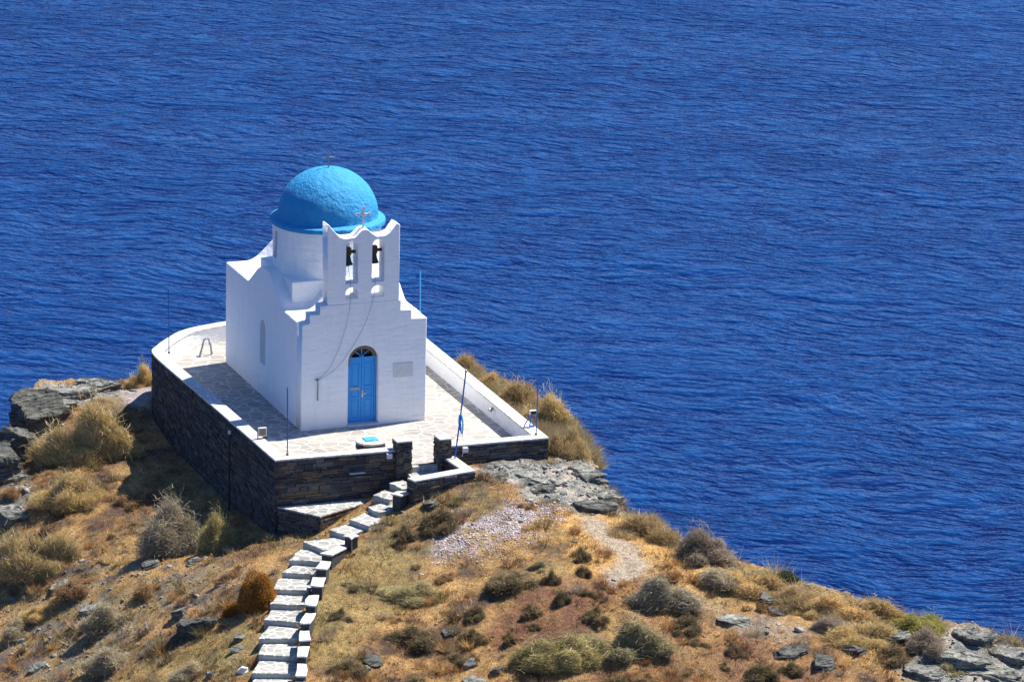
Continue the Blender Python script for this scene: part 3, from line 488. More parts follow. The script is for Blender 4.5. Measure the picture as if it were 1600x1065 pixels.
# ---------------------------------------------------------------- noise and terrain maths
def vnoise(x, y, seed=0):
    x = np.asarray(x, float); y = np.asarray(y, float)
    xi = np.floor(x).astype(np.int64); yi = np.floor(y).astype(np.int64)
    xf = x-xi; yf = y-yi
    u = xf*xf*(3-2*xf); v = yf*yf*(3-2*yf)
    def h(a, b):
        n = (a*374761393 + b*668265263 + seed*974634777) & 0x7fffffff
        n = ((n ^ (n >> 13))*1274126177) & 0x7fffffff
        n = (n ^ (n >> 16)) & 0xffff
        return n/65535.0
    return (h(xi, yi)*(1-u)+h(xi+1, yi)*u)*(1-v)+(h(xi, yi+1)*(1-u)+h(xi+1, yi+1)*u)*v
def fbm(x, y, seed=0, octv=4, gain=.5):
    s = 0; a = 1.; t = 0
    for k in range(octv):
        s = s+a*vnoise(x*2**k+17.3*k, y*2**k-9.1*k, seed+k); t += a; a *= gain
    return s/t*2-1
def seg_dist(x, y, poly, closed=True):
    d = np.full(np.shape(x), 1e9); n = len(poly)
    for i in range(n if closed else n-1):
        ax, ay = poly[i][:2]; bx, by = poly[(i+1) % n][:2]
        ex, ey = bx-ax, by-ay
        t = np.clip(((x-ax)*ex+(y-ay)*ey)/(ex*ex+ey*ey+1e-12), 0, 1)
        d = np.minimum(d, np.hypot(x-ax-t*ex, y-ay-t*ey))
    return d
def inside(x, y, poly):
    r = np.zeros(np.shape(x), bool); n = len(poly)
    for i in range(n):
        ax, ay = poly[i][:2]; bx, by = poly[(i+1) % n][:2]
        if ay == by: continue
        c = ((ay > y) != (by > y)) & (x < (bx-ax)*(y-ay)/(by-ay)+ax)
        r ^= c
    return r
def sdf(x, y, poly):            # positive inside
    d = seg_dist(x, y, poly)
    return np.where(inside(x, y, poly), d, -d)
def _phi(r): return np.sqrt(r*r+2.0)
class Rbf:
    def __init__(s, P):
        P = np.array(P); s.p = P[:, :2]; n = len(P)
        A = np.zeros((n+3, n+3))
        A[:n, :n] = _phi(np.hypot(s.p[:, None, 0]-s.p[None, :, 0], s.p[:, None, 1]-s.p[None, :, 1]))-np.eye(n)*.25
        A[:n, n] = 1; A[:n, n+1:] = s.p; A[n, :n] = 1; A[n+1:, :n] = s.p.T
        s.w = np.linalg.solve(A, np.r_[P[:, 2], 0, 0, 0])
    def __call__(s, x, y):
        x = np.asarray(x, float); y = np.asarray(y, float); n = len(s.p)
        z = s.w[n]+s.w[n+1]*x+s.w[n+2]*y
        for i in range(n): z = z+s.w[i]*_phi(np.hypot(x-s.p[i, 0], y-s.p[i, 1]))
        return z
GROUND = Rbf(CONTROL)
def terrain(x, y, detail=True):
    x = np.asarray(x, float); y = np.asarray(y, float)
    z = GROUND(x, y)
    d = -sdf(x, y, LAND)
    wob = .35*fbm(x*.6, y*.6, 5, 3)
    dd = np.maximum(d+wob*np.clip((d+1.2)/1.2, 0, 1), 0)
    z = z-np.minimum(1.5*dd+.5*np.minimum(dd, 1.2)**2, 60)
    if detail:
        calm = np.clip(seg_dist(x, y, FOOT)/1.0, .15, 1)
        z = z+(.13*fbm(x*.45, y*.45, 11, 3)+.07*fbm(x*1.7, y*1.7, 12, 3))*calm
        rk = np.maximum(np.clip(sdf(x, y, ROCK1)*1.2+.4, 0, 1), np.clip(sdf(x, y, ROCK4)*1.0+.4, 0, 1))
        rk = np.maximum(rk, np.clip(d*1.5, 0, 1))
        cl = np.clip((d-.6)/3, 0, 1)
        z = z+cl*(1.3*fbm(x*.28, y*.28, 101, 4)+.5*np.abs(fbm(x*.9+z*.25, y*.9, 102, 3)))
        st = z*1.0+.25*fbm(x*.7+y*.3, y*1.1, 31, 3)
        q = .16
        zt = (np.floor(st/q)+np.clip((st/q-np.floor(st/q))*3-1, 0, 1))*q-(st-z)
        z = z+(zt-z)*rk*.8+rk*.10*fbm(x*3, y*3, 8, 3)
        z = z+(.05+.06*np.clip(fbm(x*.8, y*.8, 77, 3)*2, 0, 1))*fbm(x*3.2, y*3.2, 9, 2)*calm
    inn = sdf(x, y, FOOT)
    z = np.where(inn > .06, np.minimum(z, -.35), z)
    for poly, tz in PADS:
        z = np.where(sdf(x, y, poly) > -.03, np.minimum(z, tz-.07), z)
    return z
# ---------------------------------------------------------------- sea
SEA = -28.0
s = MB(); s.add([(-6000, -3000, SEA), (9000, -3000, SEA), (9000, 14000, SEA), (-6000, 14000, SEA)], [(0, 1, 2, 3)])
tag(s.obj('sea', M['sea']), kind='structure')

# ---------------------------------------------------------------- ground sheet
def axis(a, b, fa, fb, st):
    core = list(np.arange(fa, fb+1e-6, st)); lo = []; x = fa; d = st
    while x > a: d *= 1.12; x -= d; lo.append(x)
    hi = []; x = fb; d = st
    while x < b: d *= 1.12; x += d; hi.append(x)
    return np.array(lo[::-1]+core+hi)
GX = axis(-75, 75, -14, 22, .105); GY = axis(-95, 45, -25, 14, .105)
gx, gy = np.meshgrid(GX, GY); gz = terrain(gx, gy)
gz = np.maximum(gz, SEA-3)
def zone(name, x, y, soft=.5, wob=.5):
    return np.clip(sdf(x, y, ZONES[name])/soft+.5+wob*1.6*fbm(x*1.3, y*1.3, hash_(name), 4), 0, 1)
def hash_(s_): return sum(ord(c)*(i+3) for i, c in enumerate(s_)) % 997
def lerp(a, b, t): return a+(np.asarray(b)-a)*t[..., None]
def ground_colour(x, y, z):
    n1 = fbm(x*.35, y*.35, 41, 4); n2 = fbm(x*1.1, y*1.1, 42, 4); n3 = fbm(x*3.1, y*3.1, 43, 3)
    c = np.zeros(np.shape(x)+(3,))+np.array((.36, .195, .07))
    c = lerp(c, (.52, .315, .115), np.clip(n2*2.6+.2, 0, 1))
    c = lerp(c, (.13, .08, .05), np.clip(-n2*2.8-.1+n3*.8, 0, 1))
    c = lerp(c, (.27, .22, .085), np.clip(n1*2.5-.1, 0, 1)*.5)
    c = lerp(c, (.30, .24, .085), zone('OLIVE', x, y)*.55); c = lerp(c, (.32, .25, .08), zone('OLIVE2', x, y)*.55)
    c = lerp(c, (.66, .38, .12), np.maximum(zone('STRAW1', x, y), zone('STRAW2', x, y))*.8)
    c = lerp(c, (.25, .11, .055), zone('RED', x, y)*.75); c = lerp(c, (.34, .17, .075), zone('RED2', x, y)*.6)
    st = zone('STONY', x, y)*np.clip(n3*3+.25, 0, 1); c = lerp(c, (.23, .21, .19), st*.5)
    c = lerp(c, (.47, .385, .28), zone('PATH1', x, y, .35, .5)*.9); c = lerp(c, (.36, .29, .21), zone('PATH2', x, y)*.65)
    c = lerp(c, (.50, .42, .40), zone('GRAVEL', x, y, .4, .6)*np.clip(n3*2+.9, 0, 1))
    c = lerp(c, (.47, .40, .36), zone('PALE', x, y))
    rk = np.clip(sdf(x, y, ROCK1)/.6+.4+n2*1.4, 0, 1); rk = np.maximum(rk, np.clip(sdf(x, y, ROCK4)/.6+.3+n2*1.6, 0, 1))
    rk = np.maximum(rk, zone('ROCKL', x, y)); rk = np.maximum(rk, zone('RBEHIND', x, y)*.8)
    rk = np.maximum(rk, np.clip((-sdf(x, y, LAND)+.1)*2, 0, 1))
    rc = lerp(np.zeros(np.shape(x)+(3,))+np.array((.26, .265, .23)), (.48, .42, .34), np.clip(n3*2.5+.35, 0, 1))
    rc = lerp(rc, (.10, .115, .10), np.clip(-n2*3-.3, 0, 1))
    rc = lerp(rc, (.085, .085, .075), np.clip(fbm(x*.5, y*.5+z*.6, 103, 4)*3, 0, 1)*np.clip(-sdf(x, y, LAND)-.5, 0, 1)*.8)
    rc = lerp(rc, (.30, .22, .12), np.clip(fbm(x*.8+z*.3, y*.8, 104, 4)*3-.2, 0, 1)*np.clip(-sdf(x, y, LAND)-.5, 0, 1)*.6)
    c = c+(rc-c)*rk[..., None]
    return c, rk
gcol, grk = ground_colour(gx, gy, gz)
ny, nx = gx.shape
idx = np.arange(nx*ny).reshape(ny, nx)
faces = np.stack([idx[:-1, :-1], idx[:-1, 1:], idx[1:, 1:], idx[1:, :-1]], -1).reshape(-1, 4)
gme = mesh_np('ground', np.stack([gx, gy, gz], -1).reshape(-1, 3), faces, 4, gcol.reshape(-1, 3), True)
tag(link('ground', gme, M['ground']), kind='structure')
def gz_at(x, y): return float(terrain(np.array([x]), np.array([y]))[0])

# ---------------------------------------------------------------- stone walls built stone by stone
rnd = random.Random(7)
def stone_col(r, warm=.22):
    t = r.random()
    if t < warm: b = (.16, .105, .06)
    elif t < warm+.25: b = (.14, .13, .115)
    elif t < .8: b = (.085, .08, .078)
    else: b = (.055, .056, .06)
    k = r.uniform(.7, 1.3)*(.55 if warm < .1 else .8); return tuple(c*k for c in b)
def stone_face(mb, a, b, z0f, z1, proud=.05, depth=.12, r=rnd, hmin=.045, hmax=.11, lmin=.14, lmax=.5, warm=.22, ends=True):
    """courses of thin slate along a->b, facing right-hand side (outward normal = dir rotated -90)"""
    a = Vector((*a, 0)); b = Vector((*b, 0)); d = b-a; ln = d.length; d.normalize(); n = Vector((d.y, -d.x, 0))
    z = z1
    zmin = min(z0f(a.x, a.y), z0f(b.x, b.y), z0f((a.x+b.x)/2, (a.y+b.y)/2))
    while z > zmin:
        h = r.uniform(hmin, hmax); x = -r.uniform(0, .25); zb = z-h
        while x < ln:
            l = r.uniform(lmin, lmax); x0 = max(x, 0 if ends else -.02); x1 = min(x+l, ln)
            if ends and x <= 0: x0 = -r.uniform(0, .03)
            if ends and x+l >= ln: x1 = ln+r.uniform(0, .03)
            if x1-x0 > .03:
                m = a+d*((x0+x1)/2)
                if z > z0f(m.x, m.y)-.1:
                    o = r.uniform(-.022, .022); g = .006; c = stone_col(r, warm); jj = lambda: r.uniform(-.008, .008)
                    P = []
                    for zz in (zb+g, z-g):
                        for (t, q) in ((x0+g, -depth), (x1-g, -depth), (x1-g, o), (x0+g, o)):
                            p = a+d*(t+jj())+n*(q+(jj() if q > -depth else 0)); P.append((p.x, p.y, zz+jj()))
                    mb.add(P, [(0, 3, 2, 1), (4, 5, 6, 7), (3, 7, 6, 2), (0, 4, 7, 3), (1, 2, 6, 5), (0, 1, 5, 4)], c)
            x += l
        z = zb
def stone_body(mb, poly, z0, z1): mb.prism(poly, z0, z1, (.035, .034, .033))
def inset(poly, d):
    n = len(poly); out = []
    a = sum(poly[i][0]*poly[(i+1) % n][1]-poly[(i+1) % n][0]*poly[i][1] for i in range(n)); sg = 1 if a > 0 else -1
    for i in range(n):
        p0 = Vector(poly[i-1]); p = Vector(poly[i]); p1 = Vector(poly[(i+1) % n])
        e0 = (p-p0).normalized(); e1 = (p1-p).normalized()
        n0 = Vector((-e0.y, e0.x))*sg; n1 = Vector((-e1.y, e1.x))*sg
        m = (n0+n1); m = m/max(m.dot(n0), .3) if m.length > 1e-6 else n0
        q = p+m*d; out.append((q.x, q.y))
    return out
def smooth_curve(pts, n=5):
    out = []
    for i in range(len(pts)-1):
        p0 = Vector(pts[max(i-1, 0)]); p1 = Vector(pts[i]); p2 = Vector(pts[i+1]); p3 = Vector(pts[min(i+2, len(pts)-1)])
        for k in range(n):
            t = k/n; out.append(tuple(.5*((2*p1)+(-p0+p2)*t+(2*p0-5*p1+4*p2-p3)*t*t+(-p0+3*p1-3*p2+p3)*t**3)))
    return out+[tuple(pts[-1])]

# ---------------------------------------------------------------- terrace
terrace = tag(empty('terrace', (2.1, 3.0, 0)), 'paved terrace on dark dry stone walls with white parapet under the chapel', 'terrace')
TOP = .58
straight = [(-2.28, -4.40), (-2.43, 1.09), (-2.50, 3.78)]
curve = smooth_curve([(-2.50, 3.78), (-2.60, 6.19), (-2.585, 8.06), (-2.2, 8.80), (-1.61, 9.57), (-.71, 10.44), (.885, 11.0), (2.6, 11.25), (4.6, 10.9), (6.2, 9.5), (6.80, 7.2)], 4)
outer = [(6.70, -4.60)]+[(-0 + x, y) for x, y in straight[:2]]+curve     # front right, then round clockwise
FRONT_L = (-2.28, -4.40); FRONT_R = (6.70, -4.60)
loop = [FRONT_L, (-2.43, 1.09)]+curve+[FRONT_R]                                # open at the front between FRONT_R and FRONT_L
inner = inset(loop, .40)
inn_fl = (inner[0][0], -4.40+.30); inn_fr = (6.30, -4.58+.38)
inner[0] = inn_fl; inner[-1] = inn_fr
# paving floor
f = MB(); floor_poly = inset([FRONT_L, (-2.43, 1.09)]+curve+[FRONT_R], .1)
f.prism(floor_poly, -.30, 0.0); f.prism([(2.12, -4.32), (2.98, -4.34), (3.02, -4.62), (2.10, -4.58)], -.3, -.0)
wp_floor = f.obj('paving', M['paving'], terrace)
# stone-faced retaining wall, inner parapet limewashed, coping on top
body = MB()
ring = loop
def wall_strip(mb, A, B, z0, z1, c=(1, 1, 1)):
    """closed wall between polyline A (outer) and B (inner)"""
    n = len(A); vs = [(x, y, z0) for x, y in A]+[(x, y, z1) for x, y in A]+[(x, y, z1) for x, y in B]+[(x, y, z0) for x, y in B]
    fs = [(0, n, 2*n, 3*n), (n-1, 4*n-1, 3*n-1, 2*n-1)]
    for i in range(n-1):
        fs += [(i, i+1, n+i+1, n+i), (n+i, n+i+1, 2*n+i+1, 2*n+i), (2*n+i, 2*n+i+1, 3*n+i+1, 3*n+i), (3*n+i, 3*n+i+1, i+1, i)]
    mb.add(vs, fs, c)
inA = inset(loop, .09); inA[0] = (FRONT_L[0]+.09, FRONT_L[1]+.09); inA[-1] = (FRONT_R[0]-.09, FRONT_R[1]+.09)
inB = inset(loop, .39); inB[0] = (inn_fl[0], FRONT_L[1]+.09); inB[-1] = (inn_fr[0]+.01, FRONT_R[1]+.09)
wall_strip(body, inA, inB, -4.2, TOP-.065, (.05, .048, .046))
body.box(-1.9, 1.63, -4.31, -4.13, -4.0, TOP-.065, (.05, .048, .046))
body.box(3.33, 6.32, -4.46, -4.25, -2.0, TOP-.065, (.05, .048, .046))
body.box(1.60, 3.35, -4.46, -4.2, -2.0, -.31, (.05, .048, .046))
rw = body
gf = lambda x, y: gz_at(x, y)-.15
for i in range(len(ring)-1):
    x0, y0 = ring[i]; x1, y1 = ring[i+1]
    # outward normal must be to the right of travel: left side travels +y so the outside (-x) is on the left -> swap
    stone_face(rw, (x1, y1), (x0, y0), gf, TOP-.06, ends=(i in (0,)), hmin=.06, hmax=.15, lmin=.18, lmax=.6, warm=.08)
stone_face(rw, FRONT_L, (1.62, -4.48), lambda x, y: -1.05, TOP-.06, warm=.28, hmin=.04, hmax=.15, lmin=.08, lmax=.62)
stone_face(rw, (3.34, -4.53), FRONT_R, gf, TOP-.06, warm=.15)
for o_ in (): pass
rw.obj('retaining_wall', M['stone'], terrace)
# limewashed inner faces of the parapet
par = MB(); pB = inset(loop, .40); pB[0] = (inn_fl[0]+.01, FRONT_L[1]+.12); pB[-1] = (inn_fr[0], FRONT_R[1]+.12)
pA = inset(loop, .30); pA[0] = (pA[0][0], FRONT_L[1]+.12); pA[-1] = (pA[-1][0], FRONT_R[1]+.12)
wall_strip(par, pA, pB, -.05, TOP-.062)
par.box(-1.88, 1.63, -4.15, -4.10, -.05, TOP-.062); par.box(3.34, 6.3, -4.27, -4.20, -.05, TOP-.062)
par.obj('parapet_face', M['white'], terrace, auto=30)
cop = MB()
cA = inset(loop, -.015); cA[0] = (FRONT_L[0]-.015, FRONT_L[1]-.02); cA[-1] = (FRONT_R[0]+.015, FRONT_R[1]-.02)
cB = inset(loop, .42); cB[0] = (inn_fl[0]+.02, FRONT_L[1]-.02); cB[-1] = (inn_fr[0]-.02, FRONT_R[1]-.02)
wall_strip(cop, cA, cB, TOP-.06, TOP)
cop.add([(inn_fl[0]+.02, -4.42, TOP-.06), (1.62, -4.50, TOP-.06), (1.62, -4.10, TOP-.06), (inn_fl[0]+.02, -4.08, TOP-.06), (inn_fl[0]+.02, -4.42, TOP-.002), (1.62, -4.50, TOP-.002), (1.62, -4.10, TOP-.002), (inn_fl[0]+.02, -4.08, TOP-.002)],
        [(3, 2, 1, 0), (4, 5, 6, 7), (0, 1, 5, 4), (1, 2, 6, 5), (2, 3, 7, 6), (3, 0, 4, 7)])
cop.add([(3.34, -4.55, TOP-.06), (inn_fr[0]-.02, -4.615, TOP-.06), (inn_fr[0]-.02, -4.20, TOP-.06), (3.34, -4.18, TOP-.06), (3.34, -4.55, TOP-.002), (inn_fr[0]-.02, -4.615, TOP-.002), (inn_fr[0]-.02, -4.20, TOP-.002), (3.34, -4.18, TOP-.002)],
        [(3, 2, 1, 0), (4, 5, 6, 7), (0, 1, 5, 4), (1, 2, 6, 5), (2, 3, 7, 6), (3, 0, 4, 7)])
cop.obj('coping', M['coping'], terrace, bev=.012)
# gate pillars
for (x0, x1, y0, y1, zb) in ((1.62, 2.10, -4.68, -4.22, -1.1), (2.98, 3.36, -4.80, -4.28, -.35)):
    g = MB(); g.box(x0+.07, x1-.07, y0+.07, y1-.07, zb, .85, (.05, .048, .046))
    zf = lambda x, y, zb=zb: zb
    c4 = [(x0, y0), (x1, y0), (x1, y1), (x0, y1)]
    for i in range(4): stone_face(g, c4[i], c4[(i+1) % 4], zf, .85, depth=.08, lmin=.1, lmax=.3, warm=.2)
    po = g.obj('gate_pillar', M['stone'], terrace)
    h = MB(); h.prism([(x0-.012, y0-.012), (x1+.012, y0-.012), (x1+.012, y1+.012), (x0-.012, y1+.012)], .852, .905)
    ho = h.obj('pillar_cap', M['coping'], None, bev=.012); ho.parent = po; ho.matrix_parent_inverse = Matrix()
# small niche with a white sill in the front wall
nb = MB(); nb.box(.24, .34, -4.475, -4.40, .0, .13, (.01, .01, .01)); no = nb.obj('drain_hole', M['black'], terrace)
nb = MB(); nb.box(.12, .62, -4.55, -4.40, -.075, -.045); nb.obj('drain_sill', M['marble'], terrace, bev=.008)
# low L shaped wall at the landing
lw = tag(empty('low_wall', (3.5, -5.9, 0)), 'low L shaped slate wall with white coping at the top of the steps', 'low wall')
L_out = [(3.56, -4.62), (3.66, -6.17), (1.50, -6.66)]; L_in = [(3.16, -4.60), (3.27, -5.85), (1.38, -6.30)]
g = MB(); wall_strip(g, [(3.50, -4.62), (3.58, -6.10), (1.52, -6.57)], [(3.22, -4.62), (3.33, -5.90), (1.45, -6.36)], -1.3, .185, (.05, .048, .046))
z_ = lambda x, y: gz_at(x, y)-.12
stone_face(g, (3.66, -6.17), (3.56, -4.62), z_, .19, depth=.08); stone_face(g, (1.50, -6.66), (3.66, -6.17), z_, .19, depth=.08)
stone_face(g, (1.38, -6.30), (1.50, -6.66), lambda x, y: -.95, .19, depth=.08); stone_face(g, (3.16, -4.62), (3.27, -5.85), lambda x, y: -.2, .19, depth=.08)
stone_face(g, (3.27, -5.85), (1.38, -6.30), lambda x, y: -.6, .19, depth=.08)
g.obj('wall', M['stone'], lw)
g = MB(); wall_strip(g, L_out, L_in, .192, .25); g.obj('coping', M['coping'], lw, bev=.012)
# ledge at the wall foot
lg = tag(empty('stone_ledge', (-1.0, -4.9, -1.0)), 'wedge shaped paved stone ledge at the foot of the front terrace wall', 'ledge')
LP = [(-2.20, -4.46), (-1.24, -5.72), (1.00, -4.62), (1.24, -4.46)]
g = MB(); g.prism(inset(LP, .07), -2.4, -1.0, (.05, .048, .046))
stone_face(g, LP[0], LP[1], lambda x, y: -2.05, -.985, depth=.08, warm=.1); stone_face(g, LP[1], LP[3], lambda x, y: -1.75, -.985, depth=.08, warm=.3)
g.obj('wall', M['stone'], lg)
g = MB(); g.prism(inset(LP, -.012), -.985, -.93); g.obj('paving', M['tread'], lg, bev=.012)

# ---------------------------------------------------------------- stairs
stairs = tag(empty('stone_stairway', (-1.5, -8.5, -1.4)), 'winding whitewashed stone stairway climbing the slope to the terrace gate', 'stairway')
g = MB(); g.prism([(1.98, -4.45), (3.20, -4.62), (3.30, -5.75), (1.95, -5.45)], -.7, -.17)
g.obj('step', M['tread'], stairs, bev=.02)
r3 = random.Random(3)
for i, (z, pl) in enumerate(TREADS):
    if i == 0: continue
    pl = [tuple(p) for p in pl]
    # the back of each tread reaches under the riser of the next one up
    back = TREADS[i-1][1]; zc = z
    p0, p1, p2, p3 = pl
    ext = Vector(back[0])-Vector(p1); e2 = Vector(back[3])-Vector(p2)
    q1 = Vector(p1)+ (Vector(p1)-Vector(p0)).normalized()*.12; q2 = Vector(p2)+(Vector(p2)-Vector(p3)).normalized()*.12
    sh_ = (Vector(p3)-Vector(p0)).normalized()*.12; poly = [Vector(p0), q1, q2+sh_, Vector(p3)+sh_]
    # subdivide and jitter the outline so that it looks hand cut
    out = []
    for k in range(4):
        a = poly[k]; b = poly[(k+1) % 4]
        for t in (0, .33, .66):
            p = a.lerp(b, t); out.append((p.x+r3.uniform(-.045, .045), p.y+r3.uniform(-.045, .045)))
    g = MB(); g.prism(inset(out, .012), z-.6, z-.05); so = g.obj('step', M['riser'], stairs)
    g = MB(); g.prism(out, z-.05, z); to = g.obj('tread', M['tread'], None, bev=.015); to.parent = so; to.matrix_parent_inverse = Matrix()
r3 = random.Random(5)
for z, pl in BLOCKS:
    poly = [Vector(p) for p in pl]; out = []
    for k in range(4):
        a = poly[k]; b = poly[(k+1) % 4]
        for t in (0, .5):
            p = a.lerp(b, t); out.append((p.x+r3.uniform(-.04, .04), p.y+r3.uniform(-.04, .04)))
    bs = inset(out, .035)
    bs = [(x_+.0, y_) for x_, y_ in bs]; g = MB(); g.prism(bs, z-1.0, z-.05, (.055, .055, .052)); 
    so = g.obj('side_block', M['stone'], stairs, bev=.01)
    h = MB(); h.prism(out, z-.05, z); ho = h.obj('block_top', M['coping'], None, bev=.012); ho.parent = so; ho.matrix_parent_inverse = Matrix()
# ---------------------------------------------------------------- chapel
W, D, H = 4.216, 8.141, 3.5
chapel = tag(empty('chapel', (W/2, D/2, 0)), 'small whitewashed chapel with blue dome, twin arched belfry and blue door', 'chapel')
# lower facade, stepped, with the arched doorway
door_arch = arch(1.575, 2.595, 0, 2.68, 16, .50)
outl = [(0, -.06), (1.575, -.06), (1.575, .085)]+door_arch[1:-1]+[(2.595, .085), (2.595, -.06), (W, -.06), (W, 3.44), (3.70, 3.46), (3.70, 3.755), (3.335, 3.765), (3.335, 4.11), (.83, 4.105), (.59, 4.10), (.59, 3.825), (.25, 3.835), (.25, 3.55), (0, 3.52)]
fac = link('facade', shape2d('facade', outl, [], 0, .50, .022), M['white']); wp(fac, chapel)
thr = MB(); thr.box(1.55, 2.62, -.10, .40, -.03, .085); thr.obj('doorstep', M['marble'], chapel, bev=.02)
# belfry
bo = [(.85, 4.112), (3.262, 4.112), (3.25, 6.60), (3.14, 6.66), (2.92, 6.36), (2.74, 6.27), (2.48, 6.27), (2.34, 6.36), (2.20, 6.49), (2.08, 6.53), (1.96, 6.49), (1.84, 6.36), (1.74, 6.28), (1.40, 6.26), (1.22, 6.34), (1.0, 6.58), (.86, 6.75), (.815, 6.75)]
holes = [arch(1.455, 1.85, 4.77, 6.17, 10), arch(2.33, 2.735, 4.77, 6.17, 10), arch(1.45, 1.86, 4.27, 4.64, 10, .18), arch(2.32, 2.74, 4.27, 4.65, 10, .18)]
bel = link('belfry', shape2d('belfry', bo, holes, .0, .52, .02), M['white']); wp(bel, chapel)
def cross_mesh(name, x, y, z0, z1, arm, zc, th, mat, parent, buds=True, wy=0):
    g = MB(); t = th/2
    g.box(x-t, x+t, y-t, y+t, z0, z1); g.box(x-arm, x-t-.001, y-t, y+t, zc-t, zc+t); g.box(x+t+.001, x+arm, y-t, y+t, zc-t, zc+t)
    if buds:
        for (cx, cz) in ((x-arm, zc), (x+arm, zc), (x, z1)):
            for (ox, oz) in ((0, 1), (1, 0), (-1, 0), (0, -1)):
                if (cx, cz) == (x, z1) and oz == -1: continue
                px, pz = cx+ox*t*1.1, cz+oz*t*1.1; b = t*.95
                g.prism([(px+b*math.cos(k*math.pi/4), pz+b*math.sin(k*math.pi/4)) for k in range(8)], 0, 1)
                vs = g.v[-16:]; g.v[-16:] = [(vx, y-t*1.1 if vz == 0 else y+t*1.1, vy) for vx, vy, vz in vs]
    return g.obj(name, mat, parent, bev=.004)
cross_mesh('cross', 2.10, .27, 6.48, 7.16, .19, 6.95, .06, M['marble'], bel)
# body with vaulted roof as one closed height mesh
DC = (2.15, 3.95)
def roof(x, y):
    z = np.full(x.shape, 3.5)
    bell = lambda u: .5+.5*np.cos(np.pi*np.clip(u, -1, 1))
    z = np.maximum(z, 3.5+.92*bell((x-2.11)/1.42)); z = np.maximum(z, 3.5+.92*bell((y-3.88)/1.86)**.6)
    z = z+.025*fbm(x*1.7, y*1.7, 61, 3)
    e = np.minimum(np.minimum(x, W-x), D-y); z = z-.045*np.exp(-(np.clip(e, 0, 9)/.035))
    return z
xs = np.r_[0, .015, .04, .08, np.arange(.14, W-.1, .07), W-.08, W-.04, W-.015, W]; ys = np.r_[.502, np.arange(.56, D-.1, .07), D-.04, D-.015, D]
rx, ry = np.meshgrid(xs, ys); rz = roof(rx, ry); nyy, nxx = rx.shape
V = np.stack([rx, ry, rz], -1).reshape(-1, 3); id2 = np.arange(nyy*nxx).reshape(nyy, nxx)
Fq = np.stack([id2[:-1, :-1], id2[:-1, 1:], id2[1:, 1:], id2[1:, :-1]], -1).reshape(-1, 4).tolist()
bd = list(id2[0, :])+list(id2[1:, -1])+list(id2[-1, -2::-1])+list(id2[-2:0:-1, 0])
V = V.tolist(); nb0 = len(V)
for k in bd: V.append([V[k][0], V[k][1], -.06])
nbd = len(bd)
for i in range(nbd):
    j = (i+1) % nbd; Fq.append([bd[j], bd[i], nb0+i, nb0+j])
Fq.append([nb0+i for i in range(nbd)][::-1])
bme = bpy.data.meshes.new('wall'); bme.from_pydata(V, [], Fq); 
bm = bmesh.new(); bm.from_mesh(bme); bmesh.ops.recalc_face_normals(bm, faces=bm.faces); bm.to_mesh(bme); bm.free()
nave = link('nave_wall', bme, M['white'])
# arched slit window in the left wall
ap = arch(3.78, 4.40, 1.0, 2.60, 10)
cut = MB(); n_ = len(ap)
vs = [(-.2, y, z) for y, z in ap]+[(.26, y+(.06 if y < 4.09 else -.06), z+(.18 if z < 1.1 else -.03)) for y, z in ap]
cut.add(vs, [tuple(range(n_)), tuple(range(n_, 2*n_))[::-1]]+[(i, (i+1) % n_, n_+(i+1) % n_, n_+i) for i in range(n_)])
cm = cut.mesh('cut'); co_ = link('cut', cm); boolean(nave, co_)
nave.name = 'nave_wall'; smooth(nave.data); nave.data.set_sharp_from_angle(angle=R(35)); wp(nave, chapel)
if not nave.data.materials: nave.data.materials.append(M['white'])
w = MB(); w.box(.235, .25, 3.80, 4.38, 1.1, 2.58); wo_ = w.obj('window', M['dark_glass'], chapel)
w = MB()
for y in (3.87, 4.09, 4.31): w.box(.195, .232, y-.022, y+.022, 1.17, 2.45)
for z in (1.5, 1.85, 2.2): w.box(.198, .23, 3.86, 4.32, z-.018, z+.018)
o_ = w.obj('window_frame', M['marble']); o_.parent = wo_; o_.matrix_parent_inverse = Matrix()
# square base and drum
g = MB(); g.box(.40, 3.80, 2.28, 5.62, 3.3, 4.30); g.obj('dome_base', M['white'], chapel, bev=.03)
g = MB(); ns = 96; prof = [(1.80, 4.2), (1.79, 4.55), (1.78, 4.9), (1.775, 5.3), (1.775, 5.85)]
slits = [math.atan2(0.35-1, -1.0)]
for r_, z in prof:
    for k in range(ns):
        a = 2*math.pi*k/ns; jr = .02*math.sin(3*a+z)+.012*math.sin(7*a-2*z); g.v.append((DC[0]+(r_+jr)*math.cos(a), DC[1]+(r_+jr)*math.sin(a), z)); g.c.append((1, 1, 1))
for i in range(len(prof)-1):
    for k in range(ns): g.f.append((i*ns+k, i*ns+(k+1) % ns, (i+1)*ns+(k+1) % ns, (i+1)*ns+k))
g.f.append(tuple(range(ns))[::-1]); g.f.append(tuple(range((len(prof)-1)*ns, len(prof)*ns)))
drum = g.obj('drum', M['white'], None)
for aa in (R(181), R(1), R(271), R(91)):
    cut = MB(); ap = arch(-.13, .13, 4.72, 5.62, 8); d = Vector((math.cos(aa), math.sin(aa), 0)); s_ = Vector((-d.y, d.x, 0)); n_ = len(ap)
    cc = Vector((DC[0], DC[1], 0)); vs = [tuple(cc+d*2.1+s_*u+Vector((0, 0, z))) for u, z in ap]+[tuple(cc+d*1.5+s_*u+Vector((0, 0, z))) for u, z in ap]
    cut.add(vs, [tuple(range(n_)), tuple(range(n_, 2*n_))[::-1]]+[(i, (i+1) % n_, n_+(i+1) % n_, n_+i) for i in range(n_)])
    boolean(drum, link('cut', cut.mesh('cut')))
smooth(drum.data); drum.data.set_sharp_from_angle(angle=R(35)); drum.name = 'drum'; wp(drum, chapel)
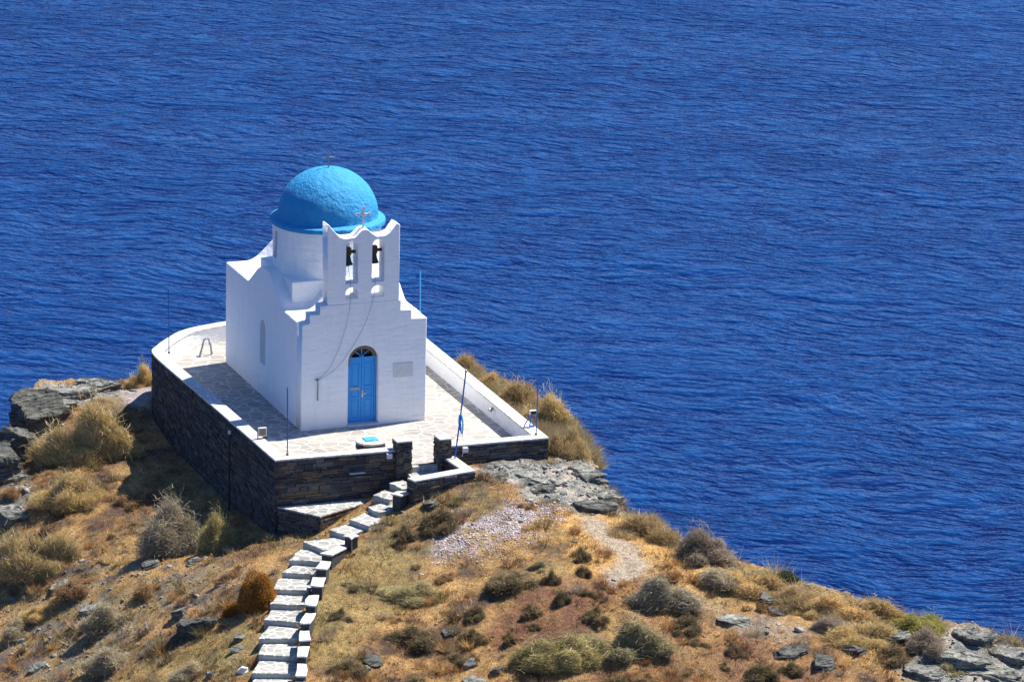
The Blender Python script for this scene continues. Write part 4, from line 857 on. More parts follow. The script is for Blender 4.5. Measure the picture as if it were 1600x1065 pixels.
for aa in (R(181), R(1), R(271), R(91)):
    d = Vector((math.cos(aa), math.sin(aa), 0)); s_ = Vector((-d.y, d.x, 0)); cc = Vector((DC[0], DC[1], 0)); w = MB()
    P = [cc+d*1.53-s_*.128, cc+d*1.53+s_*.128, cc+d*1.505+s_*.128, cc+d*1.505-s_*.128]; w.prism([(p.x, p.y) for p in P], 4.73, 5.6)
    w.obj('drum_window', M['dark_glass'], chapel)
# dome with brim
g = MB(); prof = [(1.70, 5.80), (1.865, 5.815), (1.885, 5.83), (1.885, 5.93), (1.87, 5.955), (1.73, 6.0), (1.655, 6.03), (1.64, 6.08)]
for k in range(1, 25):
    a = math.pi/2*k/24; prof.append((1.64*math.cos(a)+.0001, 6.08+1.53*math.sin(a)))
g.lathe(prof, DC[0], DC[1], 96)
for i, v in enumerate(g.v):
    x, y, z = v; a = math.atan2(y-DC[1], x-DC[0])
    if z > 6.02:
        dn = .010*float(fbm(np.array([a*2.2+z]), np.array([z*2.2]), 91, 3)[0]); k = 1+dn
        g.v[i] = (DC[0]+(x-DC[0])*k, DC[1]+(y-DC[1])*k, 6.0+(z-6.0)*(1+dn*.5))
    else: g.v[i] = (x, y, z+.012*math.sin(3*a))
dome = g.obj('dome', M['dome'], chapel, sm=True, auto=38)
g = cross_mesh('cross', DC[0], DC[1], 7.55, 8.14, .22, 7.93, .035, M['steel'], dome, buds=False)
# door, frame, fanlight
dr = MB(); dr.box(1.60, 1.655, .17, .27, .086, 2.20); dr.box(2.515, 2.57, .17, .27, .086, 2.20); dr.box(1.60, 2.57, .165, .272, 2.2, 2.265)
dr.obj('door_frame', M['blue'], chapel, bev=.006)
for (x0, x1) in ((1.66, 2.08), (2.09, 2.51)):
    g = MB(); g.box(x0, x1, .215, .25, .09, 2.198)
    # rails and stiles proud of the panels
    g.box(x0, x0+.075, .193, .214, .09, 2.198); g.box(x1-.075, x1, .193, .214, .09, 2.198)
    for (za, zb) in ((.09, .22), (.86, .93), (1.20, 1.28), (2.09, 2.198)): g.box(x0+.076, x1-.076, .194, .2145, za, zb)
    for (za, zb) in ((.27, .81), (.97, 1.16), (1.33, 2.04)): g.box(x0+.12, x1-.12, .203, .2148, za, zb)
    dl = g.obj('door_leaf', M['blue'], chapel, bev=.006)
    if x0 < 2:
        h = MB(); h.box(1.69, 2.03, .178, .191, 1.165, 1.245); ho = h.obj('sign_plate', M['plate']); ho.parent = dl; ho.matrix_parent_inverse = Matrix()
    else:
        h = MB(); h.box(2.10, 2.15, .18, .192, .90, 1.15); h.box(2.11, 2.245, .150, .168, 1.02, 1.045); h.box(2.115, 2.135, .166, .181, 1.02, 1.045); h.box(2.11, 2.14, .158, .179, 1.10, 1.135)
        ho = h.obj('handle', M['brass'], bev=.004); ho.parent = dl; ho.matrix_parent_inverse = Matrix()
# bare stone tympanum ring around the fanlight
oa = arch(1.565, 2.605, 2.0, 2.69, 16, .5); ia = [(1.74+(2.43-1.74)*t, 2.0) for t in ()]
ia = arch(1.725, 2.445, 2.267, 2.55, 14, .27)
ring_o = [(1.562, 2.267)]+[(x, z) for x, z in oa[1:-1] if z > 2.27]+[(2.608, 2.267)]
rg = MB(); yy0, yy1 = .13, .32
me_ = shape2d('fan_surround', [(1.562, 2.267)]+[(x, min(z, 2.695)) for x, z in arch(1.562, 2.608, 2.268, 2.695, 16, .415)[1:-1]]+[(2.608, 2.267)], [ia], yy0, yy1, .008)
fs = link('fan_surround', me_, M['brown_stone']); wp(fs, chapel)
g = MB(); g.box(1.58, 1.655, .135, .166, 1.95, 2.266); g.obj('bare_stone', M['brown_stone'], chapel, bev=.01)
g = MB(); g.prism([(1.74, .27), (2.43, .27), (2.43, .285), (1.74, .285)], 2.27, 2.54); fl = g.obj('fanlight', M['dark_glass'], chapel)
g = MB(); c0 = Vector((2.09, .225, 2.27))
for a in (40, 90, 140): g.tube([c0, c0+Vector((math.cos(R(a))*.36, 0, math.sin(R(a))*(.27 if a == 90 else .33)))], .017, 6)
g.lathe([(.0001, 2.267), (.09, 2.268), (.085, 2.30), (.0001, 2.34)], 2.09, .225, 16)
o_ = g.obj('fan_spokes', M['light_blue']); o_.parent = fl; o_.matrix_parent_inverse = Matrix()
# worn inscription plaque
g = MB(); g.box(3.09, 3.765, -.018, -.001, 1.53, 2.0)
for (xa, za, xb, zb) in ((3.14, 1.93, 3.28, 1.60), (3.28, 1.60, 3.40, 1.90), (3.40, 1.90, 3.52, 1.60), (3.52, 1.62, 3.62, 1.93), (3.62, 1.93, 3.72, 1.70), (3.2, 1.75, 3.34, 1.72)):
    g.tube([(xa, -.019, za), (xb, -.019, zb)], .008, 5)
g.obj('plaque', M['plate_stone'] if 'plate_stone' in M else M['marble'], chapel)
# bells
for k, (x, lab) in enumerate(((1.62, 'bronze bell in the left arch of the belfry'), (2.50, 'bronze bell in the right arch of the belfry'))):
    y = .27; e = tag(empty('church_bell', (x, y, 5.38)), lab, 'bell', 'bells in the belfry arches')
    g = MB(); g.lathe([(.0001, 5.64), (.07, 5.64), (.085, 5.60), (.10, 5.50), (.125, 5.42), (.16, 5.355), (.16, 5.34), (.13, 5.35), (.0001, 5.50)], x-.02, y, 20); g.obj('bell', M['bronze'], e, sm=True, auto=40)
    g = MB(); g.box(x-.11, x+.07, y-.09, y+.09, 5.645, 5.90); g.box(x-.165, x+.232, y-.04, y+.04, 5.70, 5.80); g.obj('headstock', M['wood'], e, bev=.02)
    g = MB(); g.tube([(x-.02, y, 5.5), (x-.02, y, 5.33)], .012, 6); g.lathe([(.0001, 5.30), (.03, 5.31), (.03, 5.34), (.0001, 5.35)], x-.02, y, 8); g.obj('clapper', M['dark_metal'], e)
# ropes
def sag(pts, r, name, lab):
    g = MB(); g.tube(smooth3(pts, 6), r, 6); o = g.obj(name, M['rope']); tag(o, lab, 'rope', 'bell ropes'); return o
def smooth3(pts, n):
    pts = [Vector(p) for p in pts]; out = []
    for i in range(len(pts)-1):
        p0 = pts[max(i-1, 0)]; p1 = pts[i]; p2 = pts[i+1]; p3 = pts[min(i+2, len(pts)-1)]
        for k in range(n):
            t = k/n; out.append(.5*((2*p1)+(-p0+p2)*t+(2*p0-5*p1+4*p2-p3)*t*t+(-p0+3*p1-3*p2+p3)*t**3))
    return out+[pts[-1]]
sag([(1.60, .27, 5.34), (1.60, .0, 4.80), (1.59, -.06, 4.2), (1.50, -.07, 3.6), (1.30, -.07, 2.9), (.95, -.06, 2.1), (.54, -.05, 1.68)], .006, 'bell_rope', 'left rope hanging from the left bell across the facade to the wall hook')
sag([(2.47, .27, 5.34), (2.44, .0, 4.80), (2.36, -.06, 4.25), (2.12, -.07, 3.5), (1.72, -.07, 2.75), (1.15, -.06, 2.02), (.54, -.05, 1.66)], .006, 'bell_rope', 'right rope running from the right bell down past the door arch to the wall hook')
g = MB(); g.box(.47, .56, -.07, 0, 1.66, 1.70); g.tube([(.52, -.05, 1.67), (.545, -.04, 1.5), (.54, -.03, 1.2), (.545, -.03, .98)], .017, 6)
tag(g.obj('rope_hook', M['rope']), 'grey wall hook with a knotted rope end hanging down left of the blue door', 'hook')

# ---------------------------------------------------------------- poles and lights
def pole(base, top, r, lab, mat='blue_pole', flag=False, tip=False):
    e = tag(empty('flagpole', base), lab, 'pole', 'thin blue poles around the terrace')
    g = MB(); g.tube([base, tuple((a+b)/2+q for a, b, q in zip(base, top, (.008, 0, 0))), top], r, 8); g.obj('pole', M[mat], e, sm=False)
    if tip: g = MB(); g.lathe([(r*1.2, top[2]), (r*1.6, top[2]+.02), (r*1.6, top[2]+.07), (.0001, top[2]+.1)], top[0], top[1], 10); g.obj('finial', M['steel'], e)
    g = MB(); g.lathe([(r*2.2, base[2]), (r*2.2, base[2]+.04), (r*1.2, base[2]+.06)], base[0], base[1], 10); g.obj('socket', M['dark_metal'], e)
    return e
pole((-2.095, 7.764, .58), (-2.12, 7.764, 2.80), .017, 'thin blue pole on the rear left curve of the parapet')
pole((-1.777, -4.05, .58), (-1.795, -4.05, 2.78), .02, 'thin blue pole at the front left corner of the terrace')
p3 = pole((6.42, -4.25, .58), (6.43, -4.25, 2.46), .018, 'thin blue pole at the front right corner beside the floodlight')
pole((6.52, 7.0, .58), (6.50, 7.0, 2.98), .02, 'light blue pole behind the chapel, seen right of the belfry', 'light_blue')
b_ = (3.445, -4.86, gz_at(3.445, -4.86)-.1)
lp = pole((3.445, -4.88, .10), (3.80, -4.80, 3.02), .026, 'leaning blue pole with a furled flag outside the right gate pillar', tip=True)
g = MB(); 
for k in range(5):
    a = k*1.3; g.tube(smooth3([(3.63+.03*math.cos(a), -4.85+.03*math.sin(a), 1.66), (3.645+.06*math.cos(a), -4.85+.05*math.sin(a), 1.50), (3.66+.06*math.cos(a+.4), -4.85+.05*math.sin(a), 1.34), (3.68+.03*math.cos(a), -4.85+.03*math.sin(a), 1.20-.05*k)], 4), [.02]*12+[.01], 6)
g.obj('furled_flag', M['blue'], lp)
g = MB(); g.tube(smooth3([(3.65, -4.86, 1.2), (3.72, -4.88, .9), (3.76, -4.9, .6), (3.70, -4.88, .3)], 4), .006, 5); g.obj('cord', M['white_plastic'], lp)
# floodlight on the right parapet: blue bracket with lamp head
e = tag(empty('floodlight', (6.5, -3.3, .58)), 'small floodlight on a blue tripod bracket on the right parapet', 'floodlight')
g = MB(); g.tube([(6.48, -3.10, .58), (6.62, -3.35, 1.02)], .018, 6); g.tube([(6.45, -3.55, .58), (6.62, -3.35, 1.02)], .018, 6); g.tube([(6.66, -3.45, .58), (6.62, -3.35, 1.02)], .018, 6); g.box(6.55, 6.68, -3.42, -3.28, .582, .60)
g.obj('bracket', M['blue_pole'], e)
g = MB(); g.box(6.53, 6.75, -3.42, -3.30, .98, 1.12); g.obj('lamp_head', M['white_plastic'], e, bev=.02)
g = MB(); g.box(6.55, 6.73, -3.43, -3.421, .995, 1.105); g.obj('lamp_glass', M['dark_glass'], e)
# box floodlight on the left parapet
e = tag(empty('floodlight', (-2.0, -2.2, .58)), 'square floodlight with a tan face on the front part of the left parapet', 'floodlight')
g = MB(); g.box(-2.13, -1.86, -2.20, -2.12, .66, .94); g.obj('housing', M['white_plastic'], e, bev=.012)
g = MB(); g.box(-2.105, -1.885, -2.212, -2.201, .685, .915); g.obj('lamp_glass', M['tan_box'], e)
g = MB(); g.box(-2.15, -2.132, -2.19, -2.13, .58, .82); g.box(-1.858, -1.84, -2.19, -2.13, .58, .82); g.box(-2.15, -1.84, -2.19, -2.13, .581, .595); g.obj('bracket', M['dark_metal'], e)
# wall lights
for (x, y, lab) in ((1.41, -4.50, 'small square white lamp on the front wall left of the gate'), (3.90, -4.575, 'small square white lamp on the front wall right of the gate')):
    e = tag(empty('wall_light', (x, y, .38)), lab, 'wall light', 'square lamps on the front terrace wall')
    g = MB(); g.box(x-.085, x+.085, y-.10, y+.03, .34, .50); g.obj('housing', M['white_plastic'], e, bev=.01)
    g = MB(); g.box(x-.06, x+.06, y-.106, y-.1005, .345, .44); g.obj('louvre', M['marble'], e)
# parapet spout, ring on the rear wall
g = MB(); g.tube([(6.30, -.64, .40), (6.16, -.68, .38)], [.055, .05], 10); g.tube([(6.30, -.64, .36), (6.24, -.68, .30)], .02, 6)
tag(g.obj('wall_fitting', M['steel']), 'small round grey fitting on the inner face of the right parapet', 'wall fitting')
g = MB(); g.tube(smooth3([(-.52, 9.13, .30), (-.47, 9.14, .50), (-.36, 9.17, .58), (-.25, 9.25, .5), (-.22, 9.30, .3)], 4), .028, 8)
for (xa, xb) in ((-.49, -.66), (-.24, -.18)): g.tube([(xa, 9.10, .42), (xb, 8.96 if xa < -.4 else 9.14, .02)], [.03, .045], 6)
tag(g.obj('hoop_fitting', M['steel']), 'grey bent metal hoop on the inner face of the rear left parapet', 'hoop')
# drain pipe down the left wall
px_ = -2.50; g = MB(); zb = gz_at(-2.55, -.55); g.tube([(px_+.04, -.55, .34), (px_-.06, -.55, .32), (px_-.07, -.55, .2), (px_-.06, -.55, zb)], .035, 8); e = g.obj('drain_pipe', M['black'])
tag(e, 'black drain pipe running down the shaded left terrace wall', 'drain pipe')
h = MB(); h.lathe([(.05, .30), (.055, .34), (.05, .40), (.0001, .41)], px_-.06, -.55, 12); ho = h.obj('pipe_cap', M['white_plastic']); wp(ho, e)
# cistern well
e = tag(empty('cistern', (1.38, -2.83, 0)), 'round slate cistern with white top slab and bright blue hatch in front of the door', 'cistern')
g = MB(); g.lathe([(.40, -.02), (.40, .36)], 1.38, -2.83, 24, (.05, .048, .046)); rr = random.Random(4)
ncs = [(1.38+.455*math.cos(2*math.pi*k/14), -2.83+.455*math.sin(2*math.pi*k/14)) for k in range(14)]
for k in range(14): stone_face(g, ncs[k], ncs[(k+1) % 14], lambda x, y: 0.0, .375, depth=.06, hmin=.03, hmax=.07, lmin=.08, lmax=.2, warm=.3, ends=False)
g.obj('stone_drum', M['stone'], e)
g = MB(); g.lathe([(.0001, .376), (.48, .376), (.49, .39), (.49, .43), (.475, .44), (.0001, .44)], 1.38, -2.83, 32); g.obj('top_slab', M['coping'], e, auto=30)
g = MB(); g.box(1.17, 1.60, -3.0, -2.60, .442, .475); g.box(1.365, 1.405, -2.985, -2.95, .477, .50); ho = g.obj('hatch', M['hatch'], e, bev=.008)

# ---------------------------------------------------------------- rocks
_ico = bmesh.new(); bmesh.ops.create_icosphere(_ico, subdivisions=5, radius=1); ICO_V = np.array([v.co[:] for v in _ico.verts]); ICO_F = [tuple(v.index for v in f.verts) for f in _ico.faces]; _ico.free()
def rock_mesh(w, h, seed, white=False, dark=False):
    r = np.random.default_rng(seed); dpt = max(.5*w, min(w, 1.0)*.9); hh = h*1.5
    U = ICO_V*np.array([w/2, dpt/2, hh/2]); U = ICO_V
    npl = r.integers(6, 9); az = np.arange(npl)*2*np.pi/npl+r.uniform(-.35, .35, npl); el = r.uniform(-.35, .45, npl)
    pn = np.stack([np.cos(az)*np.cos(el), np.sin(az)*np.cos(el), np.sin(el)], -1); pd = r.uniform(.72, 1.0, npl)
    tp = np.array([[r.uniform(-.28, .28), r.uniform(-.2, .2), 1.0], [r.uniform(-.6, .6), r.uniform(-.6, .2), 1.0], [0, 0, -1.0]]); tp /= np.linalg.norm(tp, axis=1)[:, None]
    pn = np.r_[pn, tp]; pd = np.r_[pd, r.uniform(.62, .8), r.uniform(.75, .95), .7]
    dt = U@pn.T; rr_ = np.where(dt > 1e-3, pd/np.maximum(dt, 1e-3), 9.).min(1); P = U*np.minimum(rr_, 1.35)[:, None]
    P = P*np.array([w/2, dpt/2, hh/2])
    ox, oy = r.uniform(0, 50, 2); tl = r.uniform(-.25, .25)
    lay = max(.05, min(.12, h*.28)); s = (P[:, 2]+tl*P[:, 0]+.05*fbm(P[:, 0]*1.5+ox, P[:, 1]*1.5+oy, seed, 3))/lay
    k = np.floor(s); fr = s-k; hsh = np.abs(np.sin(k*12.9898+seed))*43758.5; hsh -= np.floor(hsh)
    wv = fbm(P[:, 0]*2.2+k*3.1+ox, P[:, 1]*2.2+oy, seed+3, 3)
    sc = 1-.22*hsh+.24*wv-.05*np.exp(-(fr/.16)**2)-.05*np.exp(-((1-fr)/.16)**2)
    up_ = np.clip(ICO_V[:, 2]*1.5, 0, 1)
    P[:, 0] *= sc; P[:, 1] *= sc; P[:, 2] += (.25*lay*np.round(2*fbm(P[:, 0]*1.6+ox, P[:, 1]*1.6+oy, seed+9, 3)))*up_+.02*fbm(P[:, 0]*6+ox, P[:, 1]*6+oy, seed+5, 2)
    P[:, 2] += -hh*.13
    me = bpy.data.meshes.new('rock'); me.from_pydata(P.tolist(), [], ICO_F)
    a = me.color_attributes.new('Col', 'FLOAT_COLOR', 'POINT'); cc = np.ones((len(P), 4), np.float32); kc = r.uniform(.8, 1.15)*(.85+.3*hsh)*(.55 if dark else 1.0); cc[:, :3] = kc[:, None]*np.array([1, 1, .97]); a.data.foreach_set('color', cc.ravel()); return me  # shade of the left cliff put into the colour: rocks labelled dark multiplied down
GREY = {}
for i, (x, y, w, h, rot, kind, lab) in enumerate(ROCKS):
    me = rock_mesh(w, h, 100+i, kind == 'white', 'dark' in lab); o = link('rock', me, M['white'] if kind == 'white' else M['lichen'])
    o.location = (x, y, gz_at(x, y)+h*.05)
    e_ = .06
    n = Vector((-(gz_at(x+e_*5, y)-gz_at(x-e_*5, y))/(e_*10), -(gz_at(x, y+e_*5)-gz_at(x, y-e_*5))/(e_*10), 1)).normalized()
    n = (n+Vector((0, 0, 1.2))).normalized()
    q = Vector((0, 0, 1)).rotation_difference(n)
    o.rotation_euler = (q.to_matrix().to_4x4() @ Euler((R(random.Random(i).uniform(-5, 5)), R(random.Random(i+50).uniform(-6, 6)), R(-21+rot))).to_matrix().to_4x4()).to_euler()
    tag(o, lab, 'rock', 'slate rocks on the headland')

# ---------------------------------------------------------------- shrubs
def twig_mesh(name, kind, seed, n):
    r = np.random.default_rng(seed)
    K = dict(  # colours (weights), spread of tips, lean, thickness, curl
        broom=([(.70, .53, .24), (.60, .47, .20), (.78, .62, .35), (.38, .32, .13)], .010),
        straw=([(.66, .47, .21), (.56, .41, .20), (.44, .35, .15), (.74, .56, .31)], .010),
        thorn=([(.48, .41, .28), (.56, .48, .34), (.33, .31, .16), (.42, .33, .24)], .012),
        mauve=([(.42, .33, .25), (.36, .28, .22), (.47, .39, .25), (.31, .27, .16)], .011),
        green=([(.44, .38, .15), (.54, .46, .20), (.30, .28, .10), (.60, .48, .27)], .012),
        yellow=([(.45, .40, .10), (.39, .36, .09), (.30, .30, .08), (.50, .43, .15)], .012),
        olive=([(.42, .37, .18), (.50, .43, .23), (.29, .27, .12), (.56, .46, .27)], .012),
        dark=([(.11, .105, .055), (.16, .135, .07), (.085, .085, .045), (.30, .22, .11)], .013),
        mastic=([(.050, .070, .028), (.065, .09, .034), (.040, .055, .022), (.09, .10, .04)], .035),
        rust=([(.30, .16, .07), (.37, .22, .10), (.20, .12, .06), (.42, .29, .14)], .013),
        cushion=([(.42, .20, .035), (.36, .17, .03), (.48, .25, .05), (.26, .13, .03)], .016))
    cols, th = K[kind]; cols = np.array(cols)
    # lumps: several sub-domes make an uneven outline
    nl = 12; la = r.uniform(0, 2*np.pi, nl); lr = np.sqrt(r.uniform(0, 1, nl))*(.30 if kind == 'cushion' else .37); lx, ly = lr*np.cos(la), lr*np.sin(la)
    ls = r.uniform(.22, .36, nl)*(.26/.30); lh = r.uniform(.55, 1.0, nl)*(1-.5*np.minimum(lr/.34, 1.1)**2)*.92
    if kind in ('cushion',): ls *= 1.1
    if kind in ('dark', 'rust', 'olive'): lr *= 1.25; lx, ly = lr*np.cos(la), lr*np.sin(la); ls *= r.uniform(.55, 1.05, nl); lh *= r.uniform(.6, 1.0, nl)
    li = r.integers(0, nl, n)
    ph = r.uniform(0, 2*np.pi, n); ct = r.uniform(-.05, 1, n) if kind != 'cushion' else r.uniform(-.15, 1, n); stt = np.sqrt(np.clip(1-ct**2, 0, 1))
    dirv = np.stack([stt*np.cos(ph), stt*np.sin(ph), ct], -1)
    rad = r.uniform(.62, 1.0, n)**.7*np.where(r.uniform(0, 1, n) < (.22 if kind in ('dark', 'rust') else .10), r.uniform(1.1, 1.45, n), 1.0)
    if kind == 'cushion': rad = r.uniform(.9, 1.02, n)
    tip = np.stack([lx[li]+dirv[:, 0]*ls[li]*rad, ly[li]+dirv[:, 1]*ls[li]*rad, lh[li]*dirv[:, 2]*rad], -1)
    root_dir = dirv*np.array([1, 1, .8])+r.normal(0, .38, (n, 3))
    if kind in ('straw', 'broom'): root_dir[:, 2] = abs(root_dir[:, 2])+.35
    root_dir /= np.linalg.norm(root_dir, axis=1)[:, None]
    ln = r.uniform(.10, .26, n) if kind != 'cushion' else r.uniform(.05, .10, n)
    if kind == 'mastic': ln = r.uniform(.05, .10, n)
    root = tip-root_dir*ln[:, None]
    side = np.cross(root_dir, r.normal(0, 1, (n, 3))); side /= np.linalg.norm(side, axis=1)[:, None]+1e-9
    w = th*r.uniform(.35, .8, n)[:, None]
    mid = (root*.45+tip*.55)+r.normal(0, .018, (n, 3))
    V = np.stack([root-side*w*.35, root+side*w*.35, mid+side*w*.55, tip, mid-side*w*.55], 1)
    V[..., 2] = np.maximum(V[..., 2], -.25)
    ci = r.choice(len(cols), n, p=[.35, .27, .22, .16]); lj = r.uniform(.8, 1.2, nl)
    c = cols[ci]*r.uniform(.7, 1.3, (n, 1))*lj[li][:, None]
    if kind in ('dark', 'rust'): c = np.where((rad > 1.05)[:, None], np.array([(.42, .29, .14)])*r.uniform(.7, 1.2, (n, 1)), c)
    C5 = np.repeat(c[:, None, :], 5, 1)
    b = np.arange(n)[:, None]*5; F = np.concatenate([b+np.array([0, 1, 2, 4])], 1); T = b+np.array([4, 2, 3, 3])
    me = bpy.data.meshes.new(name); V2 = V.reshape(-1, 3)
    me.vertices.add(len(V2)); me.vertices.foreach_set('co', V2.astype(np.float32).ravel())
    q = F.astype(np.int32); t3 = (b+np.array([4, 2, 3])).astype(np.int32)
    me.loops.add(n*7); me.loops.foreach_set('vertex_index', np.concatenate([q.ravel(), t3.ravel()]))
    me.polygons.add(2*n); me.polygons.foreach_set('loop_start', np.concatenate([np.arange(n)*4, n*4+np.arange(n)*3]).astype(np.int32))
    a = me.color_attributes.new('Col', 'FLOAT_COLOR', 'POINT'); cc = np.ones((len(V2), 4), np.float32); cc[:, :3] = C5.reshape(-1, 3); a.data.foreach_set('color', cc.ravel())
    me.update(calc_edges=True); me.materials.append(M['leaf']); return me
def stem_mesh(seed):
    r = random.Random(seed); g = MB()
    for k in range(14):
        a = r.uniform(0, 6.28); q = r.uniform(.05, .25); zt = r.uniform(.25, .55)
        g.tube([(0.05*math.cos(a), .05*math.sin(a), -.1), (q*.5*math.cos(a+.3), q*.5*math.sin(a+.3), zt*.5), (q*math.cos(a), q*math.sin(a), zt)], [.014, .009, .004], 5)
    me = g.mesh('stems'); me.materials.append(M['stem']); return me
M['stem'] = simple('grey twig bark', (.13, .10, .075), .9)
CNT = dict(broom=26000, straw=20000, thorn=22000, mauve=18000, green=20000, yellow=18000, olive=18000, dark=9000, mastic=6000, rust=6000, cushion=22000)
protos = {}; NAMES = dict(broom='bush', straw='straw_bush', thorn='thorny_bush', mauve='thorny_bush', green='bush', yellow='bush', olive='bush', dark='heather_tuft', mastic='mastic_shrub', rust='dry_tuft', cushion='cushion_shrub')
GRP = dict(broom='khaki bushes', straw='straw bushes on the ridge', thorn='grey thorny bushes', mauve='mauve grey bushes', green='green bushes', yellow='green bushes', olive='olive bushes', dark='dark heather tufts', mastic='mastic shrubs', rust='rust brown tufts', cushion='orange cushion shrubs')
cnt = {}
for i, (x, y, w, h, kind, lab) in enumerate(SHRUBS):
    v = cnt.get(kind, 0); cnt[kind] = v+1; v %= 3
    if (kind, v) not in protos:
        e = empty(NAMES[kind]); fo = link('foliage', twig_mesh('foliage', kind, 31*v+sum(map(ord, kind)), CNT[kind]), None, e)
        st = None
        if kind in ('broom', 'thorn', 'green', 'mauve', 'straw'): st = link('stems', stem_mesh(v), None, e)
        protos[(kind, v)] = (e, fo, st); r_ = e
    else:
        e, fo, st = protos[(kind, v)]
        r_ = e.copy(); COL.objects.link(r_)
        for ch in (fo, st):
            if ch is not None: c2 = ch.copy(); COL.objects.link(c2); c2.parent = r_
    rr = random.Random(900+i)
    r_.location = (x, y, gz_at(x, y)-.06)
    s_ = w*1.12; r_.scale = (s_, max(.30*w, min(w, 1.6)*.85), h*1.05); r_.rotation_euler = (0, 0, R(-21+rr.uniform(-12, 12)+(180 if rr.random() < .5 else 0)))
    tag(r_, lab, 'shrub', GRP[kind])

# ---------------------------------------------------------------- dry grass, loose stones
rg = np.random.default_rng(5)
def in_view(x, y, z, m=40):
    Cc = np.array([-43.1063, -130.2438, 42.6406]); P = np.stack([x, y, z], -1)-Cc
    q = P@np.array([list(r2), list(u2), list(fw)]).T
    X = 800+7000*q[:, 0]/q[:, 2]; Y = 532.5-7000*q[:, 1]/q[:, 2]
    return (X > -120) & (X < 1720) & (Y < 1200)
NB = 480000
x = rg.uniform(-15, 20, NB); y = rg.uniform(-24, 13, NB)
k = (sdf(x, y, LAND) > -.5); x, y = x[k], y[k]
k = sdf(x, y, FOOT) < -.04; x, y = x[k], y[k]
for poly, tz in PADS: k = sdf(x, y, poly) < -.02; x, y = x[k], y[k]
for z_b, poly in BLOCKS: k = sdf(x, y, poly) < .0; x, y = x[k], y[k]
z = terrain(x, y); k = in_view(x, y, z); x, y, z = x[k], y[k], z[k]
gc, rk = ground_colour(x, y, z)
bare = np.maximum.reduce([rk*.93, zone('PATH1', x, y, .35, .35)*.95, zone('GRAVEL', x, y, .4, .6)*.93, zone('PATH2', x, y)*.8, zone('PALE', x, y)*.97, zone('STONY', x, y)*.35])
patch = np.clip(.62+fbm(x*1.5, y*1.5, 55, 4)*1.5, .12, 1)
k = rg.uniform(0, 1, len(x)) < (1-bare)*patch; x, y, z, gc = x[k], y[k], z[k], gc[k]
n = len(x); print('blades', n)
hh = rg.uniform(.04, .15, n)*(.8+.5*np.clip(fbm(x*.8, y*.8, 56, 3), -.5, 1)); a = rg.uniform(0, 2*np.pi, n); ln = rg.uniform(.1, .9, n)*hh
wd = rg.uniform(.006, .014, n); pa = rg.uniform(0, 2*np.pi, n)
base = np.stack([x, y, z-.02], -1); sd = np.stack([np.cos(pa), np.sin(pa), 0*pa], -1)*wd[:, None]
tip = base+np.stack([np.cos(a)*ln, np.sin(a)*ln, hh], -1)
V = np.stack([base-sd, base+sd, tip], 1).reshape(-1, 3)
pal = np.array([(.66, .43, .14), (.55, .29, .085), (.74, .52, .22), (.36, .29, .09), (.30, .145, .05)])
pn = fbm(x*.9, y*.9, 57, 4); w_ = rg.uniform(0, 1, n)+pn*.5; ci = np.clip((w_*5).astype(int), 0, 4)
bc = pal[ci]*rg.uniform(.75, 1.2, (n, 1)); bc = (bc*.7+gc*1.5*.35)*np.clip(1+fbm(x*3.5, y*3.5, 58, 3)*1.1, .35, 1.6)[:, None]
me = mesh_np('dry_grass', V, np.arange(3*n).reshape(-1, 3), 3, np.repeat(bc, 3, 0))
tag(link('dry_grass', me, M['grass']), 'short dry straw coloured grass covering the slopes', 'grass', kind='stuff')
# knee high tufts that roughen the slopes
NC = 24000
cx = rg.uniform(-15, 20, NC); cy = rg.uniform(-24, 13, NC)
k = (sdf(cx, cy, LAND) > -.3) & (sdf(cx, cy, FOOT) < -.15); cx, cy = cx[k], cy[k]
for poly, tz in PADS: k = sdf(cx, cy, poly) < -.05; cx, cy = cx[k], cy[k]
for z_b, poly in BLOCKS: k = sdf(cx, cy, poly) < -.05; cx, cy = cx[k], cy[k]
cz = terrain(cx, cy); k = in_view(cx, cy, cz); cx, cy, cz = cx[k], cy[k], cz[k]
gc, rk = ground_colour(cx, cy, cz)
bare = np.maximum.reduce([rk*.9, zone('PATH1', cx, cy, .35, .35)*.97, zone('GRAVEL', cx, cy, .4, .6)*.95, zone('PATH2', cx, cy)*.8, zone('PALE', cx, cy)])
edge = np.clip(1.4-sdf(cx, cy, LAND), 0, 1)*(cx > 3)
k = rg.uniform(0, 1, len(cx)) < (1-bare)*np.clip(.45+fbm(cx*.7, cy*.7, 71, 4)*1.4+edge*.6, .10, 1); cx, cy, cz, gc, edge = cx[k], cy[k], cz[k], gc[k], edge[k]
n = len(cx); print('tufts', n); m_ = 30
tc = np.array([(.74, .50, .19), (.58, .33, .10), (.10, .065, .04), (.15, .14, .06), (.54, .45, .30), (.30, .14, .06), (.12, .075, .05)])[np.clip(((rg.uniform(0, 1, n)*.8+.10+fbm(cx*.9, cy*.9, 72, 3)*.45)*7).astype(int), 0, 6)]  # darkest tuft colours stand in for shadow between the clumps
tc = tc*rg.uniform(.8, 1.2, (n, 1))*.85+gc*.25; tc = np.where(edge[:, None] > .3, np.array([(.46, .37, .20)])*rg.uniform(.7, 1.15, (n, 1)), tc)
sz = rg.uniform(.05, .17, n)*np.where(rg.uniform(0, 1, n) < .10, rg.uniform(1.6, 2.6, n), 1)*(1+.6*edge)
an = rg.uniform(0, 2*np.pi, (n, m_)); q = np.sqrt(rg.uniform(0, 1, (n, m_))); el = rg.uniform(.35, 1.25, (n, m_)); le = sz[:, None]*rg.uniform(.7, 1.35, (n, m_))
